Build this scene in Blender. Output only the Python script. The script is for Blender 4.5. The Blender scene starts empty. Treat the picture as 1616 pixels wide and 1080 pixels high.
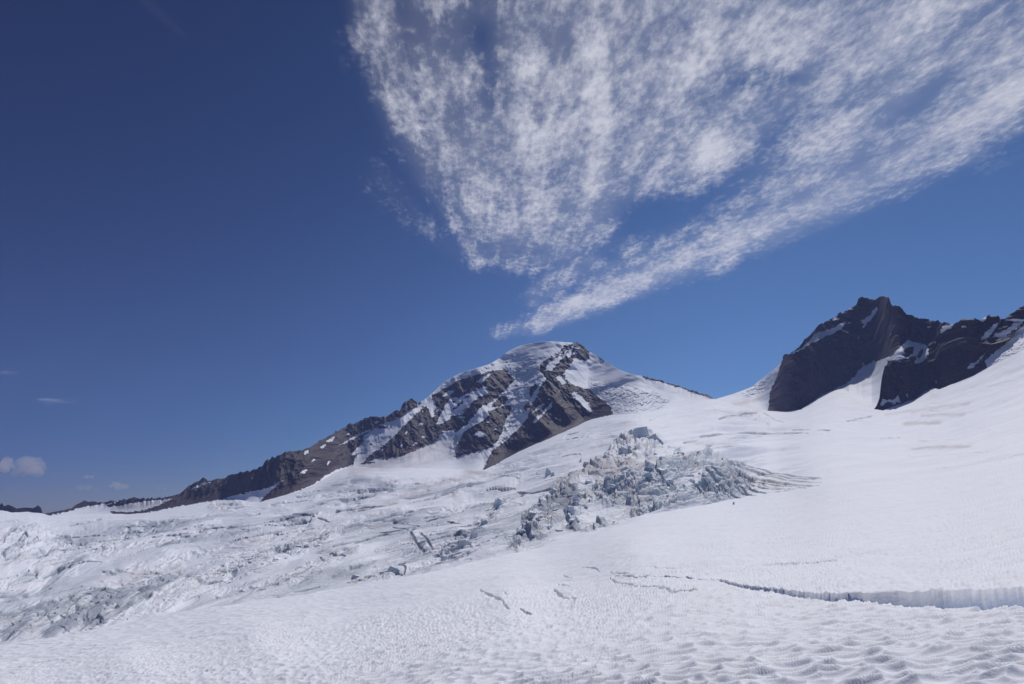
import bpy, math, random
import numpy as np
from mathutils import Vector

S = bpy.context.scene
R = math.radians
rng = random.Random(7)

# ------------------------------------------------------------------ camera
W0, H0, F0 = 1616.0, 1080.0, 1077.0          # photo size and focal length in photo pixels
HORIZON = 800.0
PITCH = math.atan((HORIZON - H0 / 2) / F0)
cam_d = bpy.data.cameras.new("camera")
cam_d.sensor_width = 36.0
cam_d.lens = 36.0 * F0 / W0
cam_d.clip_start = 0.3
cam_d.clip_end = 200000
cam = bpy.data.objects.new("camera", cam_d)
S.collection.objects.link(cam)
cam.location = (0, 0, 0)
cam.rotation_euler = (R(90) + PITCH, 0, 0)
S.camera = cam

# ------------------------------------------------------------------ sky
SUN_EL, SUN_AZ = R(52), R(27)               # azimuth measured from the view direction towards the right
world = bpy.data.worlds.new("World")
S.world = world
world.use_nodes = True
nt = world.node_tree
nt.nodes.clear()
sky = nt.nodes.new("ShaderNodeTexSky")
sky.sky_type = 'NISHITA'
sky.sun_disc = False
sky.sun_elevation = SUN_EL
sky.sun_rotation = SUN_AZ
sky.altitude = 3000
sky.air_density = 1.0
sky.dust_density = 0.3
sky.ozone_density = 3.0
hsv = nt.nodes.new("ShaderNodeHueSaturation")
hsv.inputs['Saturation'].default_value = 1.0
hsv.inputs['Value'].default_value = 1.0
bgn = nt.nodes.new("ShaderNodeBackground")
bgn.inputs['Strength'].default_value = 0.10
outw = nt.nodes.new("ShaderNodeOutputWorld")
gam = nt.nodes.new("ShaderNodeGamma")
gam.inputs[1].default_value = 1.3
tcn = nt.nodes.new("ShaderNodeTexCoord")
dot = nt.nodes.new("ShaderNodeVectorMath"); dot.operation = 'DOT_PRODUCT'
dot.inputs[1].default_value = (-0.80, 0.30, 0.52)   # the darkest part of a clear sky lies about 90 degrees from the sun
mrg = nt.nodes.new("ShaderNodeMapRange"); mrg.interpolation_type = 'SMOOTHSTEP'
for i_, v_ in ((1, 0.1), (2, 1.0), (3, 0.0), (4, 1.0)):
    mrg.inputs[i_].default_value = v_
mul = nt.nodes.new("ShaderNodeVectorMath"); mul.operation = 'MULTIPLY'
mul.inputs[1].default_value = (0.31, 0.36, 0.372)
tint = nt.nodes.new("ShaderNodeMix"); tint.data_type = 'RGBA'
tint.inputs[6].default_value = (1, 1, 1, 1); tint.inputs[7].default_value = (0.25, 0.27, 0.42, 1)
spz = nt.nodes.new("ShaderNodeSeparateXYZ"); nt.links.new(tcn.outputs['Generated'], spz.inputs[0])
hrg = nt.nodes.new("ShaderNodeMapRange"); hrg.interpolation_type = 'SMOOTHSTEP'
for i_, v_ in ((1, 0.16), (2, 0.0), (3, 0.0), (4, 1.0)):
    hrg.inputs[i_].default_value = v_
hz = nt.nodes.new("ShaderNodeMix"); hz.data_type = 'RGBA'
hz.inputs[6].default_value = (1, 1, 1, 1); hz.inputs[7].default_value = (0.92, 0.80, 0.98, 1)
nt.links.new(spz.outputs[2], hrg.inputs[0]); nt.links.new(hrg.outputs[0], hz.inputs[0])
scl = nt.nodes.new("ShaderNodeVectorMath"); scl.operation = 'MULTIPLY'
scl2 = nt.nodes.new("ShaderNodeVectorMath"); scl2.operation = 'MULTIPLY'
nt.links.new(tcn.outputs['Generated'], dot.inputs[0])
nt.links.new(dot.outputs['Value'], mrg.inputs[0])
nt.links.new(sky.outputs[0], hsv.inputs['Color'])
nt.links.new(hsv.outputs[0], gam.inputs[0])
nt.links.new(gam.outputs[0], mul.inputs[0])
nt.links.new(mul.outputs[0], scl.inputs[0])
nt.links.new(mrg.outputs[0], tint.inputs[0])
nt.links.new(tint.outputs[2], scl.inputs[1])
nt.links.new(scl.outputs[0], scl2.inputs[0])
nt.links.new(hz.outputs[2], scl2.inputs[1])
nt.links.new(scl2.outputs[0], bgn.inputs[0])
nt.links.new(bgn.outputs[0], outw.inputs[0])

sun_d = bpy.data.lights.new("sun", 'SUN')
sun_d.energy = 3.0
sun_d.angle = R(0.53)
sun_d.color = (1.0, 0.97, 0.93)
sun = bpy.data.objects.new("sun", sun_d)
S.collection.objects.link(sun)
sdir = Vector((math.sin(SUN_AZ) * math.cos(SUN_EL), math.cos(SUN_AZ) * math.cos(SUN_EL), math.sin(SUN_EL)))
sun.rotation_euler = sdir.to_track_quat('Z', 'Y').to_euler()
sun.location = sdir * 50

S.view_settings.view_transform = 'Standard'
S.view_settings.look = 'None'
S.view_settings.exposure = 0.05
S.view_settings.gamma = 1.0
S.render.engine = 'CYCLES'
S.cycles.max_bounces = 6
S.cycles.diffuse_bounces = 4
S.cycles.volume_bounces = 4
S.cycles.transparent_max_bounces = 12

# ------------------------------------------------------------------ maths helpers
CP, SP = math.cos(PITCH), math.sin(PITCH)

def ray(px, py):
    """direction through a pixel of the photo, scaled so that its y (forward) component is 1"""
    x = (np.asarray(px, float) - W0 / 2) / F0
    u = (H0 / 2 - np.asarray(py, float)) / F0
    y = CP - SP * u
    z = SP + CP * u
    return x / y, z / y

def smooth(a, b, x):
    t = np.clip((np.asarray(x, float) - a) / (b - a), 0, 1)
    return t * t * (3 - 2 * t)

def curve(pts, x):
    p = np.array(pts, float)
    return np.interp(x, p[:, 0], p[:, 1])

def hash2(ix, iy, s=0):
    h = (ix.astype(np.int64) * 374761393 + iy.astype(np.int64) * 668265263 + s * 2147483647 + 1274126177) & 0xffffffff
    h = ((h ^ (h >> 13)) * 1274126177) & 0xffffffff
    h = h ^ (h >> 16)
    h = (h * 2246822519) & 0xffffffff
    return ((h ^ (h >> 15)) & 0xffffff) / float(0xffffff)

def vnoise(x, y, s=0):
    ix, iy = np.floor(x), np.floor(y)
    fx, fy = x - ix, y - iy
    fx = fx * fx * fx * (fx * (fx * 6 - 15) + 10)
    fy = fy * fy * fy * (fy * (fy * 6 - 15) + 10)
    a = hash2(ix, iy, s); b = hash2(ix + 1, iy, s)
    c = hash2(ix, iy + 1, s); d = hash2(ix + 1, iy + 1, s)
    return (a + (b - a) * fx) * (1 - fy) + (c + (d - c) * fx) * fy

def fbm(x, y, octv=4, s=0, gain=0.5, ridged=False, rot=True):
    r = 0; a = 1; t = 0
    for k in range(octv):
        n = vnoise(x, y, s + k * 17)
        if ridged:
            n = 1 - abs(2 * n - 1)
        r = r + a * n; t += a; a *= gain
        if rot: x, y = (x * 0.8 - y * 0.6) * 2.03 + 5.1, (x * 0.6 + y * 0.8) * 2.03 - 3.7
        else: x, y = x * 2.03 + 5.1 + y * .15, y * 2.03 - 3.7
    return r / t

def voronoi(x, y, s=0, jit=0.9):
    """F1, F2 distances and a random value and offset of the nearest cell"""
    ix, iy = np.floor(x), np.floor(y)
    f1 = np.full(x.shape, 9.0); f2 = np.full(x.shape, 9.0)
    cid = np.zeros(x.shape); ox = np.zeros(x.shape); oy = np.zeros(x.shape)
    for i in (-1, 0, 1):
        for j in (-1, 0, 1):
            cx, cy = ix + i, iy + j
            qx = cx + 0.5 + (hash2(cx, cy, s) - 0.5) * jit
            qy = cy + 0.5 + (hash2(cx, cy, s + 1) - 0.5) * jit
            dx, dy = x - qx, y - qy
            d = np.sqrt(dx * dx + dy * dy)
            m = d < f1
            f2 = np.where(m, f1, np.minimum(f2, d))
            f1 = np.where(m, d, f1)
            cid = np.where(m, hash2(cx, cy, s + 2), cid)
            ox = np.where(m, dx, ox); oy = np.where(m, dy, oy)
    return f1, f2, cid, ox, oy

def tps(ctrl):
    c = np.array(ctrl, float)
    P = c[:, :2] / 500.0
    v = np.log(c[:, 2])
    n = len(P)
    d2 = ((P[:, None] - P[None]) ** 2).sum(-1)
    K = 0.5 * d2 * np.log(d2 + 1e-12)
    K += np.eye(n) * 0.002
    Q = np.hstack([np.ones((n, 1)), P])
    A = np.vstack([np.hstack([K, Q]), np.hstack([Q.T, np.zeros((3, 3))])])
    w = np.linalg.solve(A, np.concatenate([v, np.zeros(3)]))
    gx = np.arange(-220, 1860, 8.0); gy = np.arange(420, 1320, 8.0)
    X, Y = np.meshgrid(gx / 500, gy / 500)
    G = w[n] + w[n + 1] * X + w[n + 2] * Y
    for k in range(n):
        dd = (X - P[k, 0]) ** 2 + (Y - P[k, 1]) ** 2
        G += w[k] * 0.5 * dd * np.log(dd + 1e-12)
    def ev(px, py):
        fx = np.clip((px - gx[0]) / 8.0, 0, len(gx) - 2.001); fy = np.clip((py - gy[0]) / 8.0, 0, len(gy) - 2.001)
        i = fx.astype(int); j = fy.astype(int); a = fx - i; b = fy - j
        return (G[j, i] * (1 - a) + G[j, i + 1] * a) * (1 - b) + (G[j + 1, i] * (1 - a) + G[j + 1, i + 1] * a) * b
    return ev

# raster masks over photo pixel coordinates, used as maps that are carried by the terrain vertices
MX0, MY0, MW, MH = -220, 400, 2080, 920
def poly_mask(polys, base=None):
    m = np.zeros((MH, MW), np.float32) if base is None else base
    return m

def fill(m, poly, val=1.0):
    p = np.array(poly, float)
    x0, x1 = int(max(p[:, 0].min() - 1, MX0)), int(min(p[:, 0].max() + 2, MX0 + MW - 1))
    y0, y1 = int(max(p[:, 1].min() - 1, MY0)), int(min(p[:, 1].max() + 2, MY0 + MH - 1))
    if x1 <= x0 or y1 <= y0: return
    X, Y = np.meshgrid(np.arange(x0, x1), np.arange(y0, y1))
    ins = np.zeros(X.shape, bool)
    n = len(p)
    for i in range(n):
        ax, ay = p[i]; bx, by = p[(i + 1) % n]
        if ay == by: continue
        c = ((ay > Y) != (by > Y)) & (X < (bx - ax) * (Y - ay) / (by - ay) + ax)
        ins ^= c
    sub = m[y0 - MY0:y1 - MY0, x0 - MX0:x1 - MX0]
    sub[ins] = val

def stroke(m, pts, w0, w1=None, val=1.0, mode='max', asp=1.0):
    """soft brush along a polyline; w = half width in pixels, asp > 1 makes it flatter"""
    p = np.array(pts, float)
    w1 = w0 if w1 is None else w1
    L = np.concatenate([[0], np.cumsum(np.hypot(*np.diff(p, axis=0).T))])
    for i in range(len(p) - 1):
        a, b = p[i], p[i + 1]
        wa = w0 + (w1 - w0) * L[i] / L[-1]; wb = w0 + (w1 - w0) * L[i + 1] / L[-1]
        mw = max(wa, wb) * 2.2 + 2
        x0, x1 = int(max(min(a[0], b[0]) - mw, MX0)), int(min(max(a[0], b[0]) + mw, MX0 + MW))
        y0, y1 = int(max(min(a[1], b[1]) - mw, MY0)), int(min(max(a[1], b[1]) + mw, MY0 + MH))
        if x1 <= x0 or y1 <= y0: continue
        X, Y = np.meshgrid(np.arange(x0, x1), np.arange(y0, y1))
        d = b - a
        t = np.clip(((X - a[0]) * d[0] + (Y - a[1]) * d[1]) / (d @ d + 1e-9), 0, 1)
        dist = np.hypot(X - a[0] - t * d[0], (Y - a[1] - t * d[1]) * asp)
        w = wa + (wb - wa) * t
        g = val * np.exp(-(dist / w) ** 2 * 0.9)
        sub = m[y0 - MY0:y1 - MY0, x0 - MX0:x1 - MX0]
        np.maximum(sub, g, out=sub)

def blur(m, r):
    for ax in (0, 1):
        for _ in range(2):
            c = np.cumsum(np.concatenate([np.repeat(np.take(m, [0], ax), r + 1, ax), m, np.repeat(np.take(m, [-1], ax), r, ax)], ax), ax)
            n = m.shape[ax]
            hi = np.take(c, np.arange(2 * r + 1, 2 * r + 1 + n), ax)
            lo = np.take(c, np.arange(0, n), ax)
            m = (hi - lo) / (2 * r + 1)
    return m

def samp(m, px, py):
    fx = np.clip(px - MX0, 0, MW - 1.001); fy = np.clip(py - MY0, 0, MH - 1.001)
    i = fx.astype(int); j = fy.astype(int); a = fx - i; b = fy - j
    i1 = np.minimum(i + 1, MW - 1); j1 = np.minimum(j + 1, MH - 1)
    return (m[j, i] * (1 - a) + m[j, i1] * a) * (1 - b) + (m[j1, i] * (1 - a) + m[j1, i1] * a) * b

def new_mask(): return np.zeros((MH, MW), np.float64)

# ------------------------------------------------------------------ mesh helpers
def grid_mesh(name, P, attrs, mat, kind='structure', smooth_shade=True):
    """P: rows x cols x 3 array"""
    nr, nc = P.shape[:2]
    me = bpy.data.meshes.new(name)
    me.vertices.add(nr * nc)
    me.vertices.foreach_set('co', P.reshape(-1).astype(np.float32))
    idx = np.arange(nr * nc).reshape(nr, nc)
    q = np.stack([idx[:-1, :-1], idx[:-1, 1:], idx[1:, 1:], idx[1:, :-1]], -1).reshape(-1, 4)
    nf = len(q)
    me.loops.add(nf * 4)
    me.loops.foreach_set('vertex_index', q.reshape(-1).astype(np.int32))
    me.polygons.add(nf)
    me.polygons.foreach_set('loop_start', np.arange(0, nf * 4, 4, dtype=np.int32))
    me.polygons.foreach_set('loop_total', np.full(nf, 4, np.int32))
    me.update(calc_edges=True)
    if smooth_shade:
        me.polygons.foreach_set('use_smooth', np.ones(nf, bool))
    for k, (a, b, c) in attrs.items():
        at = me.attributes.new(k, 'FLOAT_VECTOR', 'POINT')
        v = np.stack([np.broadcast_to(q_, (nr, nc)) for q_ in (a, b, c)], -1).astype(np.float32)
        at.data.foreach_set('vector', v.reshape(-1))
    me.materials.append(mat)
    o = bpy.data.objects.new(name, me)
    S.collection.objects.link(o)
    if kind: o['kind'] = kind
    return o

def link_mesh(name, verts, faces, mat, parent=None):
    me = bpy.data.meshes.new(name)
    me.from_pydata(verts, [], faces)
    me.materials.append(mat)
    o = bpy.data.objects.new(name, me)
    S.collection.objects.link(o)
    if parent: o.parent = parent
    return o

# ------------------------------------------------------------------ materials
class NG:
    def __init__(s, name):
        s.m = bpy.data.materials.new(name); s.m.use_nodes = True
        s.t = s.m.node_tree; s.t.nodes.clear()
        s.out = s.t.nodes.new('ShaderNodeOutputMaterial')
    def n(s, typ, **kw):
        nd = s.t.nodes.new(typ)
        for k, v in kw.items():
            if k.startswith('_'): nd.inputs[k[1:].replace('_', ' ')].default_value = v
            else: setattr(nd, k, v)
        return nd
    def l(s, a, b): s.t.links.new(a, b)
    def math(s, op, a, b=None, clamp=False):
        nd = s.t.nodes.new('ShaderNodeMath'); nd.operation = op; nd.use_clamp = clamp
        for i, v in enumerate((a, b)):
            if v is None: continue
            if isinstance(v, (int, float)): nd.inputs[i].default_value = v
            else: s.l(v, nd.inputs[i])
        return nd.outputs[0]
    def mix(s, f, a, b):
        nd = s.t.nodes.new('ShaderNodeMix'); nd.data_type = 'RGBA'
        for i, v in ((0, f), (6, a), (7, b)):
            if isinstance(v, (int, float)): nd.inputs[i].default_value = v
            elif isinstance(v, tuple): nd.inputs[i].default_value = (*v, 1)
            else: s.l(v, nd.inputs[i])
        return nd.outputs[2]
    def ramp(s, v, lo, hi, a=0.0, b=1.0):
        nd = s.t.nodes.new('ShaderNodeMapRange'); nd.interpolation_type = 'SMOOTHSTEP'
        s.l(v, nd.inputs[0])
        for i, q in ((1, lo), (2, hi), (3, a), (4, b)): nd.inputs[i].default_value = q
        return nd.outputs[0]
    def noise(s, vec, scale, detail=4, rough=0.55):
        nd = s.n('ShaderNodeTexNoise'); nd.inputs['Scale'].default_value = scale
        nd.inputs['Detail'].default_value = detail; nd.inputs['Roughness'].default_value = rough
        if vec is not None: s.l(vec, nd.inputs['Vector'])
        return nd.outputs['Fac']

SNOW = (0.83, 0.845, 0.92)
ICE = (0.50, 0.59, 0.67)
DIRT_AND_SHADE = (0.42, 0.37, 0.37)  # dirty snow; also the tone of the shade painted into crevasses

def mat_snow(name, near=False):
    """attribute m = (rock, dirt with painted crevasse shade, ice with painted swell shade); snow, dirty snow and glacier ice"""
    g = NG(name)
    at = g.n('ShaderNodeAttribute', attribute_name='m')
    sep = g.n('ShaderNodeSeparateXYZ'); g.l(at.outputs['Vector'], sep.inputs[0])
    geo = g.n('ShaderNodeNewGeometry'); pos = geo.outputs['Position']
    nsep = g.n('ShaderNodeSeparateXYZ'); g.l(geo.outputs['Normal'], nsep.inputs[0])
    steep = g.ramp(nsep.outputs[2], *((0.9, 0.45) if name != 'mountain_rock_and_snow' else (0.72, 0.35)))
    n1 = g.noise(pos, 0.02 if not near else 0.4, 6, 0.6)
    n2 = g.noise(pos, 0.15 if not near else 3.0, 5, 0.6)
    base = g.mix(g.ramp(n1, 0.35, 0.7), SNOW, tuple(c * 0.93 for c in SNOW))
    dirt = g.math('MULTIPLY', sep.outputs[1], g.ramp(n2, 0.2, 0.65, 0.35, 1.0), True)
    base = g.mix(dirt, base, DIRT_AND_SHADE)
    bare_shade = g.math('SUBTRACT', sep.outputs[2], 1.0, True)  # bare ice, plus the swell shading painted in as colour
    icef = g.math('MAXIMUM', g.math('MULTIPLY', sep.outputs[2], steep, True), bare_shade)
    icol = g.mix(g.ramp(n2, 0.35, 0.62), ICE, (0.64, 0.69, 0.74))
    icol = g.mix(g.ramp(n1, 0.52, 0.7, 0, 0.6), icol, (0.45, 0.43, 0.44))
    icol = g.mix(bare_shade, icol, (0.35, 0.375, 0.45))
    if near: icol = g.mix(g.ramp(n2, .3, .7), (0.60, 0.72, 0.90), (0.68, 0.77, 0.90))
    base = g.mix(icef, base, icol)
    # rock
    nr = g.noise(pos, 0.012, 8, 0.65); nr2 = g.noise(pos, 0.08, 6, 0.7)
    rock = g.mix(g.ramp(nr, 0.35, 0.68), (0.024, 0.013, 0.016), (0.066, 0.033, 0.035))
    rock = g.mix(g.ramp(nr2, 0.3, 0.75), rock, (0.032, 0.022, 0.028))
    base = g.mix(g.ramp(sep.outputs[0], 0.4, 0.6), base, rock)
    b = g.n('ShaderNodeBsdfPrincipled'); b.inputs['Roughness'].default_value = 0.75
    b.inputs['Specular IOR Level'].default_value = 0.25
    g.l(base, b.inputs['Base Color'])
    bmp = g.n('ShaderNodeBump'); bmp.inputs['Strength'].default_value = 0.5
    if near:
        h = g.math('ADD', g.math('MULTIPLY', g.noise(pos, 14.0, 4, 0.6), 0.02), g.math('MULTIPLY', g.noise(pos, 1.6, 5, 0.6), 0.10))
        bmp.inputs['Distance'].default_value = 1.0
    else:
        h = g.math('ADD', g.math('MULTIPLY', g.noise(pos, 0.25, 6, 0.65), 2.0), g.math('MULTIPLY', n1, 5.0))
        h = g.math('MULTIPLY', h, g.ramp(g.math('ADD', sep.outputs[0], sep.outputs[2]), 0.0, 1.0, 0.05, 1.6))
        bmp.inputs['Distance'].default_value = 1.0
    g.l(h, bmp.inputs['Height']); g.l(bmp.outputs[0], b.inputs['Normal'])
    g.l(b.outputs[0], g.out.inputs[0])
    return g.m

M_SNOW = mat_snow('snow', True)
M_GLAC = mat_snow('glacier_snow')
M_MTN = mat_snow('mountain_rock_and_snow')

# ------------------------------------------------------------------ outlines
YC = [(-220, 1060), (0, 1018), (120, 998), (250, 974), (400, 950), (560, 925), (700, 899), (760, 885), (850, 866), (900, 851),
      (960, 836), (1000, 824), (1060, 806), (1120, 795), (1180, 784), (1240, 776), (1300, 770), (1450, 755), (1616, 735), (1860, 700)]
YT = [(-220, 812), (0, 806), (20, 809), (40, 808), (60, 809), (78, 814), (113, 812), (150, 811), (200, 812), (240, 809), (275, 802),
      (310, 795), (344, 791), (363, 787), (385, 791), (409, 793), (447, 782), (472, 776), (497, 766), (513, 756), (531, 745), (558, 737),
      (600, 739), (650, 739), (720, 741), (764, 742), (781, 733), (820, 712), (865, 693), (897, 679), (929, 663), (965, 655),
      (1000, 654), (1040, 648), (1080, 640), (1126, 630), (1150, 636), (1185, 646), (1210, 649), (1240, 650), (1263, 647), (1279, 636), (1298, 623),
      (1323, 612), (1340, 618), (1360, 636), (1376, 646), (1394, 648), (1403, 644), (1426, 636),
      (1445, 629), (1467, 611), (1483, 615), (1515, 601), (1534, 594), (1560, 580), (1590, 566), (1616, 552), (1700, 520), (1860, 470)]

# distance control points (photo x, photo y, metres)
FG = [(-200, 1280, 26), (100, 1280, 20), (500, 1280, 14), (900, 1280, 9), (1300, 1280, 6), (1800, 1280, 4.2),
      (-200, 1130, 62), (0, 1080, 62), (400, 1080, 40), (808, 1080, 23), (1200, 1080, 14), (1616, 1080, 9.5), (1800, 1080, 8),
      (-200, 1062, 110), (0, 1020, 118), (200, 990, 130), (200, 1030, 75), (400, 955, 140), (400, 1000, 75), (600, 960, 95), (560, 925, 165), (700, 1000, 46),
      (760, 885, 220), (800, 940, 75), (850, 868, 270), (1000, 950, 48), (1000, 900, 82), (1000, 825, 330), (1000, 860, 150),
      (1150, 790, 520), (1150, 860, 130), (1250, 960, 32), (1300, 900, 55), (1300, 820, 180), (1250, 776, 480), (1250, 720, 900),
      (1616, 960, 20), (1616, 900, 32), (1616, 870, 42), (1616, 820, 75), (1616, 760, 180), (1616, 700, 430), (1616, 650, 750), (1616, 600, 1100), (1616, 552, 1350),
      (1800, 900, 26), (1800, 800, 70), (1800, 700, 300), (1800, 600, 800), (1800, 500, 1300),
      (1400, 850, 90), (1400, 780, 260), (1400, 740, 500), (1400, 700, 900), (1400, 650, 1600),
      (1250, 690, 1250), (1250, 650, 2000), (1330, 610, 2200), (1480, 615, 1650), (1500, 680, 900), (1560, 580, 1500)]
GL = [(-200, 1080, 330), (0, 1030, 400), (0, 960, 560), (0, 900, 900), (0, 850, 1500), (0, 808, 2400), (-200, 900, 800), (-200, 812, 2300), (-200, 980, 450),
      (200, 990, 410), (200, 930, 620), (200, 880, 950), (200, 840, 1500), (200, 812, 2300), (120, 813, 2350),
      (400, 960, 420), (400, 910, 560), (400, 860, 850), (400, 820, 1350), (400, 793, 2000),
      (560, 935, 400), (560, 880, 560), (600, 840, 760), (600, 800, 1100), (600, 765, 1650), (600, 739, 2350),
      (700, 910, 380), (700, 850, 560), (700, 800, 850), (720, 742, 2250),
      (764, 895, 370), (800, 830, 520), (800, 780, 800), (790, 740, 1900), (781, 733, 2250), (850, 880, 370), (865, 693, 2200),
      (900, 860, 400), (900, 800, 520), (900, 750, 720), (900, 710, 1400), (950, 780, 560), (950, 730, 740), (965, 655, 2200), (950, 690, 1500),
      (1000, 835, 430), (1000, 780, 540), (1000, 720, 680), (1010, 690, 1000), (1060, 800, 500), (1060, 750, 600), (1060, 712, 680), (1060, 690, 1150),
      (1060, 645, 2250), (1126, 630, 2350), (1130, 790, 560), (1130, 750, 640), (1140, 722, 740), (1140, 690, 1200), (1180, 784, 600), (1200, 760, 700),
      (1200, 720, 900), (1200, 690, 1300), (1200, 650, 2050)]
EF, EG = tps(FG), tps(GL)

# ------------------------------------------------------------------ maps on the glacier: rough ice, long crevasses, dirt
rough = new_mask(); arcs = new_mask(); dirt = new_mask(); crack = new_mask()
# main icefall
fill(rough, [(800, 872), (822, 838), (826, 815), (868, 778), (880, 768), (915, 742), (950, 728), (975, 700), (990, 686), (1040, 688), (1048, 704),
             (1100, 712), (1150, 726), (1190, 752), (1200, 772), (1160, 783), (1110, 792), (1060, 800), (1000, 812), (965, 828), (930, 836), (905, 838), (885, 825), (860, 850)], 1.0)
fill(rough, [(905, 815), (925, 792), (960, 786), (1000, 790), (990, 806), (950, 815)], 0.15)
rough = blur(rough, 3)
for pts, w, v in [
    ([(562, 915), (600, 912), (640, 905), (700, 890), (738, 872)], 6, .7), ([(610, 895), (625, 900)], 9, .8),
    ([(700, 868), (720, 850), (745, 838), (770, 815), (792, 795)], 8, .8), ([(655, 855), (665, 865), (680, 868)], 8, .7),
    ([(0, 850), (60, 852), (120, 855), (170, 862)], 16, .55), ([(0, 872), (50, 872), (90, 865)], 14, .55), ([(60, 845), (130, 850)], 10, .5),
    ([(170, 840), (230, 838), (268, 828)], 7, .5), ([(160, 835), (200, 828), (235, 827)], 5, .4),
    ([(300, 915), (340, 905), (380, 893), (430, 880)], 8, .6), ([(380, 885), (430, 868), (470, 860), (500, 850), (515, 838)], 10, .7),
    ([(345, 850), (380, 838), (410, 833)], 6, .45), ([(425, 828), (460, 815), (490, 822)], 7, .5), ([(280, 850), (310, 845), (330, 842)], 6, .45),
    ([(335, 797), (360, 796), (380, 790)], 6, .5), ([(410, 800), (450, 795)], 4, .4),
    ([(540, 785), (565, 778), (590, 770), (610, 762)], 8, .6), ([(500, 832), (540, 828), (575, 822)], 6, .5), ([(610, 812), (640, 804)], 6, .5),
    ([(565, 790), (600, 765), (620, 758)], 5, .4), ([(660, 775), (700, 782), (735, 770), (760, 765)], 4, .35),
    ([(780, 740), (820, 738)], 4, .4), ([(1170, 655), (1195, 660), (1210, 668)], 6, .5),
    ([(1010, 690), (1040, 696)], 5, .6), ([(240, 845), (260, 855), (200, 868)], 4, .35)]:
    stroke(rough, pts, w, w, v, asp=1.0)
# long curved crevasses
def fan(starts, ends, n, bend, w, v, mask=arcs):
    for k in range(n):
        t = (k + rng.uniform(-.25, .25)) / max(n - 1, 1)
        a = np.array(starts[0]) * (1 - t) + np.array(starts[1]) * t
        b = np.array(ends[0]) * (1 - t) + np.array(ends[1]) * t
        a = a + (b - a) * rng.uniform(0, .25); b = b + (a - b) * rng.uniform(0, .3)
        m_ = (a + b) / 2 + np.array([0, bend]) * np.linalg.norm(b - a) / 100
        pts = [(1 - s) ** 2 * a + 2 * s * (1 - s) * m_ + s * s * b + np.array([0, rng.uniform(-.6, .6)]) for s in np.linspace(0, 1, 9)]
        stroke(mask, pts, w * rng.uniform(.8, 1.3), w * 0.35, v * rng.uniform(.6, 1))
fan([(1140, 722), (1090, 765)], [(1330, 762), (1190, 792)], 13, 12, 1.5, 1.0)
fan([(1200, 745), (1180, 765)], [(1330, 760), (1290, 775)], 5, 5, 1.1, .8)
fan([(160, 905), (60, 985)], [(265, 900), (120, 1000)], 6, -8, 1.2, .6)
fan([(110, 945), (60, 985)], [(250, 962), (140, 1000)], 9, 6, 1.1, .55)
fan([(150, 925), (100, 950)], [(220, 935), (190, 960)], 6, 5, 1.1, .55)
fan([(0, 975), (0, 1010)], [(90, 960), (60, 1000)], 6, -5, 1.3, .7)
fan([(235, 895), (160, 940)], [(300, 905), (220, 950)], 7, -4, 1.1, .6)
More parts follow.
